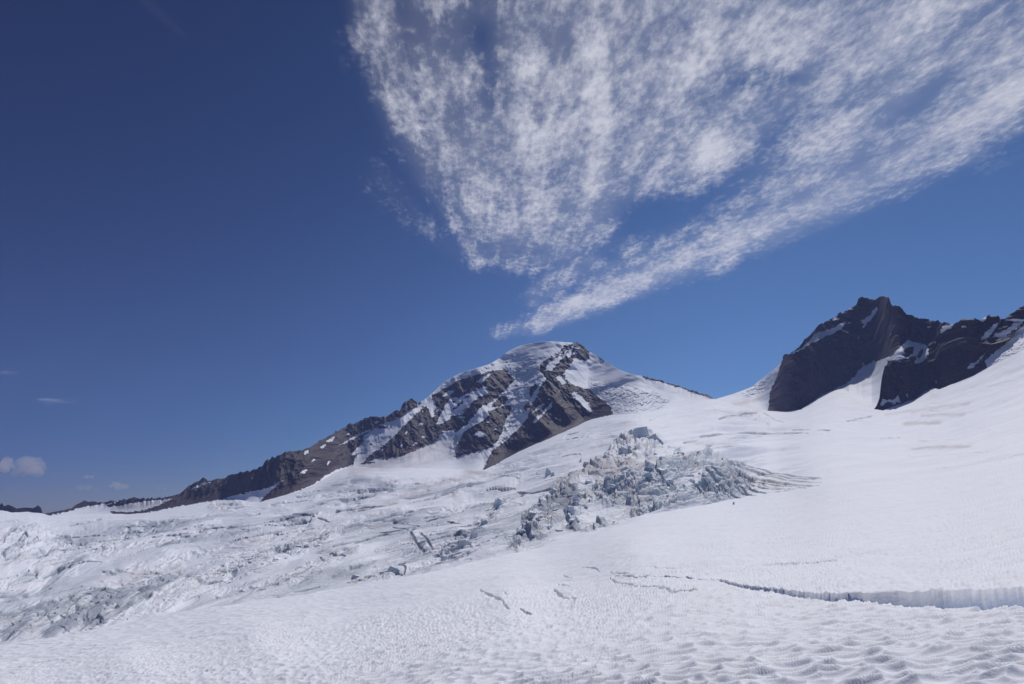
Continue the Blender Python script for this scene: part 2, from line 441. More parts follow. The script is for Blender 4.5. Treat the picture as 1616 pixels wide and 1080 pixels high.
for pts, w, v in [
    ([(0, 942), (40, 933), (80, 926)], 1.6, 1), ([(15, 920), (35, 910), (45, 902)], 2.2, .9), ([(70, 908), (90, 898), (110, 897)], 1.8, 1), ([(90, 897), (140, 890), (160, 890)], 1.4, .9),
    ([(0, 968), (60, 955), (140, 938), (165, 930)], 1.3, .8), ([(110, 826), (160, 818)], 1.6, .6), ([(60, 870), (120, 867), (180, 856)], 1.2, .7),
    ([(320, 838), (360, 834)], 1.3, .8), ([(275, 853), (300, 852), (330, 842)], 1.5, .8), ([(385, 816), (410, 809)], 1.8, .8), ([(460, 812), (520, 820)], 1.3, .8),
    ([(495, 860), (530, 850), (560, 845)], 2, .7), ([(525, 865), (560, 858), (590, 850)], 2.4, .8), ([(565, 845), (600, 836), (630, 834), (650, 838)], 1.8, .9),
    ([(620, 825), (640, 832), (655, 838)], 1.3, .8), ([(635, 820), (665, 830)], 1.2, .7), ([(530, 806), (575, 798), (620, 794)], 2, .7),
    ([(555, 805), (600, 798), (630, 788)], 1.5, .7), ([(645, 792), (690, 784), (735, 774)], 2.0, .7), ([(705, 825), (730, 828)], 1.4, .8),
    ([(648, 843), (655, 856), (668, 868)], 2.4, 1), ([(664, 845), (675, 856), (683, 864)], 2, .9), ([(625, 892), (640, 897), (636, 908)], 2, 1),
    ([(602, 900), (620, 905), (635, 905)], 2, 1), ([(690, 868), (740, 855), (750, 868)], 1.6, .8), ([(520, 876), (545, 880)], 2.4, .7), ([(505, 881), (520, 886)], 1.5, .7),
    ([(890, 692), (895, 686), (912, 683)], 1.2, .8), ([(893, 693), (930, 693), (965, 690)], 1.3, .9), ([(885, 722), (920, 716)], 1.2, .7), ([(880, 700), (905, 690)], 1.1, .6),
    ([(815, 777), (840, 781), (870, 775)], 2.5, 1), ([(835, 772), (860, 760), (900, 755)], 1.2, .7), ([(780, 760), (820, 758)], 1.2, .7),
    ([(1105, 692), (1130, 688), (1160, 684), (1200, 683), (1260, 684)], 1.8, .9), ([(1080, 700), (1100, 697)], 2, .8), ([(1055, 706), (1075, 706)], 1.4, .8), ([(1115, 703), (1130, 703)], 1.4, .7),
    ([(1165, 680), (1230, 681), (1275, 684)], 1.2, .8), ([(1250, 677), (1280, 678)], 1.2, .7), ([(1160, 692), (1230, 690)], 1.3, .5), ([(1290, 679), (1310, 679)], 1, .7),
    ([(1135, 663), (1170, 656), (1195, 652)], 1.6, .7), ([(1205, 652), (1222, 662), (1238, 667)], 1.5, .6), ([(1110, 673), (1130, 670)], 1.4, .7), ([(1025, 667), (1060, 654)], 1.1, .5),
    ([(1337, 664), (1360, 659), (1375, 657)], 1.4, .7), ([(1430, 711), (1470, 706), (1530, 705)], 1.0, .5), ([(1390, 692), (1420, 690)], 1, .6), ([(1450, 695), (1500, 694)], 1, .6),
    ([(1435, 720), (1500, 718), (1560, 714)], .9, .4), ([(1480, 740), (1560, 728), (1616, 716)], .8, .35), ([(1600, 600), (1560, 610)], 1.0, .3), ([(1300, 720), (1380, 712)], .8, .3),
    ([(1240, 775), (1300, 776), (1350, 778)], .8, .5), ([(420, 920), (447, 917)], 1.3, .6), ([(445, 911), (485, 907)], 1.0, .6), ([(640, 940), (600, 950)], .6, .2),
    ([(470, 895), (510, 893)], 1.2, .5), ([(300, 932), (330, 918), (360, 912)], 2.2, .7), ([(390, 915), (420, 905)], 2.0, .6)]:
    stroke(arcs, pts, w * .8, w * .55, v)
band = new_mask()
for poly, v in [([(0, 838), (60, 836), (130, 841), (172, 856), (150, 866), (100, 876), (50, 888), (0, 893)], .75),
                ([(150, 838), (200, 827), (240, 826), (268, 822), (262, 832), (215, 843), (165, 850)], .8),
                ([(60, 888), (120, 872), (190, 862), (215, 860), (190, 870), (130, 890), (120, 912), (60, 925), (0, 945), (0, 925), (40, 905)], .55),
                ([(0, 968), (60, 955), (140, 936), (190, 915), (235, 896), (292, 892), (285, 908), (255, 935), (222, 958), (150, 985), (80, 1000), (0, 1018)], .95),
                ([(292, 893), (330, 897), (300, 905), (270, 915)], .5), ([(215, 952), (255, 955), (290, 957), (250, 962), (200, 965)], .55),
                ([(268, 856), (300, 846), (345, 834), (362, 834), (335, 845), (300, 858)], .8), ([(238, 868), (262, 855), (290, 858), (270, 866), (245, 872)], .8),
                ([(300, 912), (345, 902), (385, 890), (420, 880), (432, 884), (400, 900), (350, 912), (318, 920)], .75),
                ([(372, 890), (410, 866), (460, 850), (500, 836), (520, 838), (515, 850), (470, 866), (440, 880), (400, 892)], .85),
                ([(330, 862), (370, 855), (430, 840), (440, 846), (390, 862), (340, 874)], .55), ([(345, 850), (380, 834), (410, 828), (415, 834), (380, 846)], .6),
                ([(422, 830), (425, 820), (460, 812), (520, 812), (560, 812), (520, 822), (470, 830)], .65),
                ([(270, 930), (310, 920), (360, 905), (372, 910), (330, 925), (290, 936)], .5),
                ([(325, 800), (345, 792), (380, 788), (405, 792), (385, 800), (350, 806)], .6), ([(405, 800), (450, 790), (445, 798), (415, 804)], .5),
                ([(500, 770), (560, 758), (560, 766), (520, 776)], .4), ([(530, 792), (560, 774), (600, 762), (625, 755), (620, 770), (590, 780), (560, 795)], .7),
                ([(470, 830), (530, 820), (600, 818), (600, 828), (520, 836), (480, 842)], .55), ([(500, 870), (560, 852), (610, 838), (650, 830), (655, 840), (600, 852), (560, 866), (520, 880)], .6),
                ([(595, 815), (640, 802), (660, 806), (640, 818), (605, 824)], .6), ([(560, 920), (600, 892), (640, 893), (640, 912), (600, 918)], .5),
                ([(645, 905), (690, 880), (735, 862), (752, 868), (720, 885), (680, 900)], .7), ([(695, 875), (715, 850), (750, 830), (790, 795), (795, 806), (760, 840), (725, 868)], .6),
                ([(645, 768), (700, 757), (750, 745), (765, 752), (720, 765), (680, 776)], .4), ([(600, 786), (650, 772), (690, 772), (650, 784)], .45),
                ([(330, 770), (345, 765), (350, 760), (300, 820), (250, 828), (300, 812)], .0), ([(430, 810), (460, 800), (470, 803), (445, 812)], .4),
                ([(20, 915), (60, 900), (60, 906), (25, 922)], .8), ([(0, 940), (35, 930), (80, 925), (40, 938), (0, 948)], .8)]:
    if v: fill(band, poly, v)
band = blur(band, 3)
# dirt on snow: brown streaks
for pts, w, v, asp in [
    ([(560, 745), (620, 728), (680, 705), (720, 695)], 12, .45, 1.2), ([(600, 742), (660, 728), (700, 712)], 6, .5, 1.3), ([(640, 770), (700, 762), (760, 750)], 7, .45, 1.6),
    ([(620, 778), (680, 772)], 4, .6, 1.5), ([(660, 762), (690, 762)], 4, .7, 1.6), ([(700, 755), (712, 768)], 4, .5, 1), ([(740, 745), (765, 748)], 6, .75, 1.4),
    ([(550, 805), (590, 798), (625, 790)], 4, .5, 1.3), ([(380, 852), (430, 846)], 5, .35, 1.5), ([(340, 870), (380, 862)], 4, .4, 1.3),
    ([(505, 870), (550, 878), (560, 872)], 5, .6, 1.5), ([(0, 895), (30, 885), (60, 880)], 5, .4, 1.2), ([(0, 955), (30, 940), (60, 932)], 3, .4, 1.2),
    ([(715, 785), (728, 790)], 4, .6, 1.5), ([(940, 752), (980, 745)], 10, .6, 1.2), ([(990, 730), (1020, 735)], 10, .55, 1.3), ([(870, 770), (930, 745), (960, 725)], 7, .35, 1), ([(1010, 695), (1040, 700)], 6, .4, 1),
    ([(1110, 690), (1170, 684), (1250, 686)], 4, .5, 1.5), ([(1150, 660), (1190, 652), (1210, 640)], 5, .4, 1.2), ([(1085, 700), (1130, 702), (1160, 700)], 4, .4, 1.5),
    ([(1440, 650), (1500, 640), (1530, 636)], 4, .45, 1.4), ([(1455, 656), (1520, 654)], 3.5, .6, 1.3), ([(1430, 668), (1485, 666)], 3.5, .75, 1.2), ([(1440, 708), (1530, 705)], 5, .6, 1.6), ([(1400, 654), (1440, 648)], 3, .4, 1.2),
    ([(420, 917), (445, 917)], 3, .5, 1), ([(1120, 740), (1150, 735)], 8, .3, 1), ([(195, 905), (280, 890)], 10, .3, 1.5), ([(0, 985), (80, 960)], 12, .35, 1.3), ([(100, 960), (230, 930)], 12, .28, 1.3),
    ([(200, 808), (250, 797), (280, 788)], 6, .5, 1.2), ([(1140, 745), (1230, 765)], 6, .35, 1)]:
    stroke(dirt, pts, w, w * .8, v, asp=asp)
# long crevasses traced down the flow inside and beside the bands
for k in range(330):
    x = rng.uniform(-60, 830); t0 = rng.uniform(.06, .97)
    y = float(curve(YT, x) * (1 - t0) + curve(YC, x) * t0)
    b_ = samp(band, np.array([x]), np.array([y]))[0]
    if b_ < .3 and rng.random() > .10: continue
    n_ = rng.randint(5, 16); sl = .08 + .30 * t0 + rng.uniform(-.05, .10); cv = rng.uniform(-.012, .006); pts = []
    for q_ in range(n_):
        pts.append((x, y)); x -= 6; y += 6 * sl; sl += cv
    if y > curve(YC, x) + 2: continue
    stroke(arcs, pts, rng.uniform(.75, 1.25), .6, rng.uniform(.5, 1.0))
for k in range(70):                           # fainter broken streaks that carry the same sweep across the smooth parts
    x = rng.uniform(40, 860); t0 = rng.uniform(.08, .95); y = float(curve(YT, x) * (1 - t0) + curve(YC, x) * t0)
    n_ = rng.randint(8, 26); sl = .08 + .30 * t0 + rng.uniform(-.04, .06); pts = []
    for q_ in range(n_):
        pts.append((x, y)); x -= 6; y += 6 * sl; sl -= .003
    if y > curve(YC, x) + 2: continue
    stroke(band, pts, rng.uniform(1.5, 3.8), 1.0, rng.uniform(.35, .75))
    if k % 4 == 0: stroke(dirt, [(a_, b_ + 1.5) for a_, b_ in pts], rng.uniform(1.2, 2.6), 1.0, rng.uniform(.3, .6))
# cracks and the open crevasse in the near snow
CREV_U = [(-220, 1125), (0, 1066), (400, 986), (700, 940), (900, 915), (1040, 911), (1100, 917), (1150, 927), (1180, 933), (1230, 937), (1300, 939), (1400, 938), (1480, 936), (1560, 933), (1616, 930), (1860, 918)]
CREV_L = [(-220, 1128), (0, 1069), (400, 989), (700, 943), (900, 918), (1040, 912.5), (1100, 918.5), (1150, 930), (1180, 937), (1230, 943), (1300, 950), (1400, 957), (1480, 962), (1560, 966), (1616, 963), (1860, 962)]
for pts, w, v in [
    ([(757, 932), (770, 942), (790, 950), (803, 960)], 1.8, 1), ([(795, 940), (800, 942)], 1.4, .6), ([(820, 960), (838, 968)], 1.4, .8),
    ([(873, 936), (890, 945), (908, 947), (900, 960)], 2, 1), ([(880, 925), (898, 928)], 1.4, .8), ([(888, 910), (902, 914)], 1.2, .6),
    ([(918, 896), (945, 902)], 1.2, .8), ([(962, 903), (965, 907), (992, 907)], 1.2, .8), ([(970, 911), (1020, 914)], 1.5, 1), ([(964, 917), (980, 925), (1005, 930)], 1.4, .9),
    ([(1010, 931), (1040, 934), (1060, 940), (1100, 938)], 1.8, 1), ([(1025, 896), (1080, 897), (1130, 899)], 1.2, .6), ([(1200, 896), (1260, 893), (1320, 886)], 1.3, .9), ([(985, 890), (995, 884)], 1, .5),
    ([(1175, 899), (1190, 898)], 1, .7)]:
    stroke(crack, pts, w * .75, w * .6, v)

# ------------------------------------------------------------------ the ground as one surface, cut in two sheets: snowfield and glacier
STEP = 1.15
cols = np.arange(-160, 1776, STEP)
yc, ytop = curve(YC, cols), curve(YT, cols)
yc = yc + 0.8 * (fbm(cols / 45.0, cols * 0, 3, 5) - .5) * 2
ytop = ytop + 1.6 * (fbm(cols / 9.0, cols * 0 + 3, 3, 9) - .5)
wR = smooth(1130, 1290, cols)
n1, n2, n3 = 560, 14, 440
J1, J2 = 335, 349                            # rows that follow the lower and the upper lip of the open crevasse
yu, yl = curve(CREV_U, cols), curve(CREV_L, cols)
lipw = smooth(1040, 1200, cols)
kb = np.hanning(91); kb /= kb.sum()
yu = np.convolve(np.pad(yu, 45, mode='edge'), kb, 'valid'); yl = np.convolve(np.pad(yl, 45, mode='edge'), kb, 'valid')
yu = yu + lipw * 1.2 * (fbm(cols / 110.0, cols * 0 + 1, 2, 77) - .5) * 2
yl = yl + lipw * 2.0 * (fbm(cols / 50.0, cols * 0 + 7, 3, 79) - .5) * 2
yl = np.maximum(yl, yu + 1.2)
t1 = np.linspace(0, 1, n1)
ja = np.linspace(0, 1, J1 + 1)[:, None] ** 0.8
jb = np.array([0.03] + list(np.linspace(.08, 1.0, J2 - J1 - 1)))[:, None]
jc = np.linspace(0, 1, n1 - J2)[1:, None] ** 0.9
row1 = np.vstack([1262 + (yl[None] - 1262) * ja, yl[None] + (yu - yl)[None] * jb, yu[None] + (yc - yu)[None] * jc])
delta = 14 * (1 - wR) - 3 * wR
t2 = np.linspace(0, 1, n2 + 2)[1:-1]
row2 = yc[None] + delta[None] * t2[:, None]
t3 = np.linspace(0, 1, n3)
row3 = (yc + delta)[None] + (ytop - yc - delta)[None] * t3[:, None]
PX = np.broadcast_to(cols[None], (n1 + n2 + n3, len(cols)))
PY = np.vstack([row1, row2, row3])
lf1 = EF(PX[:n1], row1)
lc = EF(cols, yc)
g0 = EG(cols, yc + delta) * (1 - wR) + EF(cols, yc + delta) * wR
lf2 = lc[None] + (g0 - lc)[None] * t2[:, None]
w3 = np.broadcast_to(wR[None], row3.shape)
lf3 = EG(PX[n1 + n2:], row3) * (1 - w3) + EF(PX[n1 + n2:], row3) * w3
LD = np.vstack([lf1, lf2, lf3])
D = np.exp(LD)
dx, dz = ray(PX, PY)
X = dx * D; Y = D.copy(); Z = dz * D
ROWS = np.arange(PX.shape[0])[:, None] + 0 * PX
isG = smooth(n1 + n2 - 3, n1 + n2 + 8, ROWS) * (1 - 0 * PX)

# near snow: suncups
zf = np.zeros_like(Z)
wx = X + 0.35 * (fbm(X / 1.7, Y / 1.7, 2, 31) - .5) * 2
wy = Y + 0.35 * (fbm(X / 1.7 + 9, Y / 1.7, 2, 33) - .5) * 2
ca, sa = math.cos(R(-18)), math.sin(R(-18))
ux, uy = (wx * ca + wy * sa), (-wx * sa + wy * ca)
near = D < 400
def cups(size, amp, d0, d1, seed, asp=1.5, lean=0.0):
    # bowls with sharp rims; lean pushes the rims towards the viewer's side so that one flank is steep
    h = np.zeros_like(Z)
    m = D < d1
    a_, b_ = ux[m], uy[m]; hh = np.zeros_like(a_)
    for _ in range(4 if lean else 1):
        f1, f2, cid, ox, oy = voronoi(a_ / (size * asp), (b_ + lean * hh) / size, seed)
        hh = amp * np.minimum(f1, 0.85) ** 1.7
    h[m] = hh * (1 - smooth(d0, d1, D[m]))
    return h
near_amp = 0.75 + 0.5 * fbm(X / 14.0, Y / 14.0, 2, 71)
zf += cups(0.45, 0.24, 45, 110, 41, asp=1.4, lean=1.1) * near_amp
zf += cups(1.2, 0.25, 90, 260, 47, lean=0.8) * near_amp * (0.2 + 0.8 * smooth(25, 90, D))
zf += cups(3.2, 0.4, 280, 700, 53) * (0.1 + 0.9 * smooth(80, 220, D)) * 0.7
zf += 0.9 * (fbm(X / 16.0, Y / 16.0, 3, 61) - .5) * smooth(15, 60, D)
zf *= (1 - isG * 0.8)
# the open crevasse: the snow between both lips is dropped
inc = (ROWS > J1) & (ROWS < J2) & (PX > 1000)
jq = np.concatenate([[0] * J1, [0], jb[:, 0], [1] * (PX.shape[0])])[:PX.shape[0]][:, None]
fall = smooth(0, .1, jq) * (1 - smooth(.38, 1.08, jq) * .97)
zf = np.where(inc, zf * (1 - .8 * fall) - fall * (0.14 * D + .2) * smooth(1000, 1400, PX), zf)
zf -= smooth(.3, .7, samp(crack, PX, PY + (fbm(PX / 6., PX * 0, 3, 12) - .5) * 3.5)) * 0.016 * D * (PY > yc[None] - 2)

# glacier: broken blocks, crevasses, swells
rg = samp(rough, PX + 5 * (fbm(PX / 13., PY / 7., 3, 3) - .5) * 2, PY + 3 * (fbm(PX / 13., PY / 7., 3, 4) - .5) * 2) * isG
ar = samp(arcs, PX + 0 * PX, PY + 1.2 * (fbm(PX / 15., PY / 9., 2, 8) - .5)) * (ROWS >= n1 + n2 - 1)
K = D / 600.0                                # things far off are drawn broader, as the ice there is
bx = PX * 0.9 + 6 * (fbm(PX / 20., PY / 10., 2, 15) - .5); by = (PY * 2.0 + PX * 0.5)
f1, f2, cid, ox, oy = voronoi(bx / 13.0, by / 15.0, 11)
e1, e2, eid, ex_, ey_ = voronoi(bx / 30.0, by / 28.0, 19)
blk0 = (eid - .4) * 9 - ex_ * 6 - ey_ * 7
gate = smooth(.40, .58, fbm(PX / 26., (PY + PX * .3) / 14., 3, 87))
blk = (cid - 0.35) * 7.5 + (ox * (hash2(np.floor(cid * 999), ROWS * 0, 3) - .5) + oy * (hash2(np.floor(cid * 999), ROWS * 0, 5) - .5)) * 7
blk -= np.exp(-((f2 - f1) / 0.07) ** 2) * 5
g1, g2, gid, gx_, gy_ = voronoi(bx / 5.2, by / 6.2, 21)
blk2 = (gid - 0.4) * 3.6 - np.exp(-((g2 - g1) / 0.10) ** 2) * 1.6
h1, h2, hid, _, _ = voronoi(bx / 2.4, by / 3.0, 27)
blk3 = (hid - .5) * 1.3
# bands of broken ice that follow the flow: thin long crevasses in parallel, crossed by short ones
HT = np.maximum((yc - ytop)[None], 25.0) * np.ones_like(PX)
vv = (PY - ytop[None]) / HT
bn = samp(band, PX + 7 * (fbm(PX / 16., PY / 7., 3, 103) - .5) * 2, PY + 4 * (fbm(PX / 14., PY / 6., 3, 104) - .5) * 2) * (ROWS >= n1 + n2 - 1)
fl = PY + (.10 + .34 * np.clip(vv, 0, 1)) * (PX - 350) + 3 * (fbm(PX / 60., PY / 18., 2, 105) - .5)
cr1 = fbm((PX - PY) / 95., fl / 8.5, 2, 106, .6, True, False)
cr2 = fbm((PX + PY) / 34., (fl - .12 * PX) / 7., 2, 107, .55, True, False)
crk = smooth(.66, .88, cr1) + .6 * smooth(.68, .88, cr2)
wide = smooth(.50, .60, fbm((PX - PY) / 120., fl / 22., 3, 108, rot=False)) * isG * (1 - wR[None]) * smooth(4, 20, PY - ytop[None]) * .22
bn = np.clip(bn + wide * (1 - bn), 0, 1)
rg = rg * (0.6 + 0.4 * smooth(640, 820, PX)) * (0.45 + 0.55 * smooth(.36, .52, fbm(PX / 42., (PY + PX * .3) / 20., 3, 109)))
zg = -bn * crk * 3.4 * K + bn * (fbm(PX / 14., fl / 5.0, 3, 110, rot=False) - .5) * 1.1 * K
zg += rg * (blk0 * smooth(.5, .9, rg) + (blk + blk2) * (.25 + .75 * gate) + blk3 * gate) * K * 0.68
ar = ar * (.55 + .9 * fbm(PX / 9., PY / 4., 3, 116))
zg -= smooth(.3, .85, ar) * 5.5 * K
fieldn = fbm((PX - PY * .8) / 50., (PY + PX * .22) / 9.0, 3, 91, ridged=True, rot=False)
zg += (fieldn - .6) * 2.0 * K * isG * (0.02 + rg + 0.3 * smooth(.5, .68, fbm(PX / 90., PY / 30., 2, 95)) * (1 - wR[None]))
zg += (fbm((PX - PY) / 170., fl / 30., 3, 97, .45, rot=False) - .5) * 13 * K * isG * (1 - .8 * wR[None]) * smooth(2, 25, PY - ytop[None])
Z = Z + zf + zg
# slight sideways push of the blocks so that walls overhang a little less regularly
Xd = X + rg * (fbm(PX / 4., PY / 3., 3, 99) - .5) * 3.0 * K
P = np.stack([Xd, Y, Z], -1)
mott = np.clip(crk, 0, 1) * smooth(.25, .6, fbm(PX / 5., fl / 3., 3, 111))
grey = smooth(.40, .60, fbm((PX - PY) / 70., fl / 9., 4, 113, .6, rot=False))
swell_shade = smooth(.50, .66, fbm((PX - PY) / 210., fl / 17., 3, 117, .5, rot=False)) * (1 - smooth(780, 930, PX)) * isG * smooth(6, 22, PY - ytop[None])  # shading of the long swells, painted into the colour as grey-blue stripes
swell_shade = swell_shade * (.5 + .5 * smooth(.3, .6, fbm((PX - PY) / 30., fl / 3.5, 3, 118, .6, rot=False)))
ice = np.maximum(np.clip(bn, 0, 1), (swell_shade > .02) * 1.0) + .42 * swell_shade + np.clip(bn * (mott * .6 + grey * .85), 0, 1) + np.clip(rg * 1.3 + ar * 0.9 + .15 * isG * smooth(.5, .7, fieldn), 0, 1) * (1 - bn)  # exposed ice; the painted swell shading rides on the same channel
dirt_shade = samp(dirt, PX + 8 * (fbm(PX / 12., PY / 5., 3, 6) - .5), PY + 4 * (fbm(PX / 12., PY / 4., 3, 7) - .5))
dirt_shade = dirt_shade * (0.45 + 0.9 * fbm((PX - PY) / 30., (PY + .28 * PX) / 5., 3, 66, rot=False)) * (ROWS >= n1 + n2 - 6)
dirt_shade = np.clip(dirt_shade + bn * .35 * smooth(.5, .68, fbm((PX + PY) / 30., fl / 9., 3, 112)) + smooth(.2, .6, ar) * .6 + rg * .5 * smooth(.4, .62, fbm((PX + PY) / 20., (PY + .3 * PX) / 6., 3, 68)), 0, 1)  # dirt, plus painted shade inside crevasses and among the rough ice
# rows that close the far edge of the glacier down behind its rim
ext = []
for k, (dd, zz) in enumerate([(1.01, -4), (1.03, -30), (1.06, -120)]):
    e = P[-1].copy(); e[:, 0] *= dd; e[:, 1] *= dd; e[:, 2] = e[:, 2] * dd + zz; ext.append(e)
Pg = np.concatenate([P[n1 + 1:], np.stack(ext)], 0)
pad = lambda a: np.concatenate([a[n1 + 1:], np.repeat(a[-1:], 3, 0)], 0)
o_field = grid_mesh('snowfield', P[:n1 + 2], {'m': (0 * D[:n1 + 2], dirt_shade[:n1 + 2], 0.9 * inc[:n1 + 2])}, M_SNOW)
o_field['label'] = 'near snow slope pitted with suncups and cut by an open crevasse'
o_glac = grid_mesh('glacier', Pg, {'m': (0 * pad(D), pad(dirt_shade), pad(ice))}, M_GLAC)
o_glac['label'] = 'crevassed glacier rising behind the near snow to the foot of the mountain'

def ground_at(px, py):
    i = int(round((px - cols[0]) / STEP)); col = PY[:, i]
    rows = np.arange(len(col)); ok = rows > n1 + n2 if py < yc[i] else rows < n1
    j = rows[ok][np.argmin(abs(col[ok] - py))]
    return P[j, i], D[j, i]

# ------------------------------------------------------------------ mountains
def mountain(name, sky_pts, x0, x1, rows, slope_deg, mask_rock, mask_dirt, mask_ice, seed, relief=1.0, step=0.9, jag=1.0, below=14, rib=40.0, soft=1.5, wide=71, crag=1.0):
    c = np.arange(x0, x1, step)
    yb = curve(YT, c); ys = np.minimum(curve(sky_pts, c), yb + 8)
    # base distance follows the glacier's rim
    Dt = np.exp(EG(c, yb) * (1 - smooth(1130, 1290, c)) + EF(c, yb) * smooth(1130, 1290, c))
    k = np.ones(61) / 61.0
    Dt = np.maximum(Dt, np.convolve(np.pad(Dt, 30, mode='edge'), k, 'valid')) * 1.006
    k = np.ones(31) / 31.0; Dt = np.convolve(np.pad(Dt, 15, mode='edge'), k, 'valid')
    rk_s = samp(mask_rock, c, ys + 2.0)
    jg = -jag * rk_s * np.clip((yb - ys) / 22.0, .25, 1) * ((fbm(c / 5.0, c * 0, 4, seed + 1, .65) - .5) * 7.0)
    t = np.linspace(0, 1, rows)[:, None]
    py0 = (yb + below)[None] + (ys - yb - below)[None] * t
    h = yb[None] - py0
    py = py0 + jg[None] * smooth(0.0, 1.0, 1 - (py0 - ys[None]) / np.minimum(16.0, .6 * (yb - ys + 3))[None])
    ys = ys + jg
    px = np.broadcast_to(c[None], py.shape)
    nx, ny = 3.0 * (fbm(px / 4., py / 3., 4, seed + 2, .65) - .5) * 2, 2.6 * (fbm(px / 4., py / 3., 4, seed + 3, .65) - .5) * 2
    rk = samp(mask_rock, px + nx, py + ny)
    rkb = samp(blur(mask_rock.copy(), 16), px, py)
    kk = Dt / F0 / math.tan(R(slope_deg))
    sn = samp(blur(mask_rock.copy(), 12), px, py)
    kx = kk[None] * (sn + (1 - sn) * soft)
    kx = kx * (1 + (1 - sn) * 1.3 * np.exp(-np.maximum(h, 0) / 22.0))
    dh = np.diff(h, axis=0, prepend=h[:1])
    cum = np.cumsum(dh * kx, 0)
    i0 = np.argmax(h >= 0, 0)
    ii = np.maximum(i0, 1); jj = np.arange(len(c))
    fr0 = np.clip(-h[ii - 1, jj] / (h[ii, jj] - h[ii - 1, jj] + 1e-9), 0, 1)
    c0 = cum[ii - 1, jj] * (1 - fr0) + cum[ii, jj] * fr0
    rel = cum - c0[None]
    for _ in range(2):                        # evened out sideways so that no column stands out from its neighbours
        kw = np.ones(wide) / wide
        rel = np.stack([np.convolve(np.pad(q_, wide // 2, mode='edge'), kw, 'valid') for q_ in rel])
    Dm = Dt[None] + rel - (rel[ii - 1, jj] * (1 - fr0) + rel[ii, jj] * fr0)[None]
    z = ray(px, py)[1] * Dm; xw = ray(px, py)[0] * Dm
    away = smooth(0, 25, h) * .85 + .15
    edge = smooth(0, 6, py - ys[None]) * .8 + .2
    # buttresses that run down the slope, gullies between, small crags on rock
    sc = float(np.mean(Dt)) / 3200.0
    relief = relief * sc
    rb = fbm((xw + z * .55) / 150. / sc, z / 420. / sc, 5, seed + 4, .5, True)
    rr = fbm((xw + z * .35) / 42. / sc, z / 60. / sc, 5, seed + 5, .6, True)
    Dm = Dm - relief * away * rkb * rib
    Dm = Dm - relief * away * (rb - .6) * (22 + 150 * rkb)
    Dm = Dm - relief * away * (rr - .6) * (3 + 60 * rk * crag)
    ic = samp(mask_ice, px + nx, py + ny) * (1 - rk)
    q1, q2, qid, _, _ = voronoi(px / 5. + py / 9., py / 4.5, seed + 7)
    q3, q4, qid2, _, _ = voronoi(px / 2.4, py / 2.2, seed + 8)
    Dm = Dm - ic * ((qid - .5) * 16 + (qid2 - .5) * 7)
    Dm = Dm - (1 - rk) * (fbm(xw / 120., z / 60., 3, seed + 9) - .5) * 50 * away
    lx, lz = ray(px, py)
    A = np.stack([lx * Dm, Dm, lz * Dm], -1)
    back = []
    for dd, fr in ((60, .97), (260, .78), (700, .4), (1300, -.1)):
        e = A[-1].copy(); e[:, 1] += dd; e[:, 0] *= e[:, 1] / (e[:, 1] - dd); zb = A[0][:, 2]
        e[:, 2] = zb + (e[:, 2] - zb) * fr; back.append(e)
    A = np.concatenate([A, np.stack(back)], 0)
    ex = lambda a: np.concatenate([a, np.repeat(a[-1:], 4, 0)], 0)
    dt = samp(mask_dirt, px + nx * 2, py + ny) * (.4 + .9 * fbm((px + py) / 12., (py + .3 * px) / 2.5, 3, seed + 11))
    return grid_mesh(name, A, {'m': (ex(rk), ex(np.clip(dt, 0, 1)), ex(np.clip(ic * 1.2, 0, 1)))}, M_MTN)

def ell(m, x, y, a, b, ang=-30, val=0.0):
    t = np.linspace(0, 2 * math.pi, 14)[:-1]
    ca, sa = math.cos(R(ang)), math.sin(R(ang))
    fill(m, [(x + a * math.cos(q) * ca - b * math.sin(q) * sa, y + a * math.cos(q) * sa + b * math.sin(q) * ca) for q in t], val)

SKY_M = [(40, 830), (60, 822), (67, 812), (95, 806), (113, 803), (122, 795), (134, 790), (143, 792), (170, 792), (190, 791), (203, 787), (215, 785), (222, 787),
         (240, 787), (265, 785), (275, 782), (289, 775), (298, 767), (310, 762), (315, 757), (320, 754), (326, 755), (328, 759), (335, 759), (345, 757),
         (370, 748), (388, 744), (405, 741), (414, 737), (418, 729), (422, 726), (449, 715), (488, 707), (502, 696), (510, 694), (530, 682), (552, 669),
         (558, 670), (580, 659), (602, 658), (616, 655), (624, 649), (631, 647), (637, 635), (644, 633), (649, 630), (654, 632), (660, 637), (672, 629),
         (680, 622), (686, 617), (699, 604), (724, 590), (749, 582), (772, 575), (786, 567), (801, 555), (820, 546), (849, 540), (872, 539), (904, 541),
         (913, 542), (923, 547), (928, 555), (941, 560), (954, 570), (978, 584), (997, 591), (1010, 593), (1023, 595), (1042, 600), (1068, 608),
         (1090, 616), (1103, 620), (1119, 624), (1126, 629), (1140, 660), (1200, 700)]
rock = new_mask()
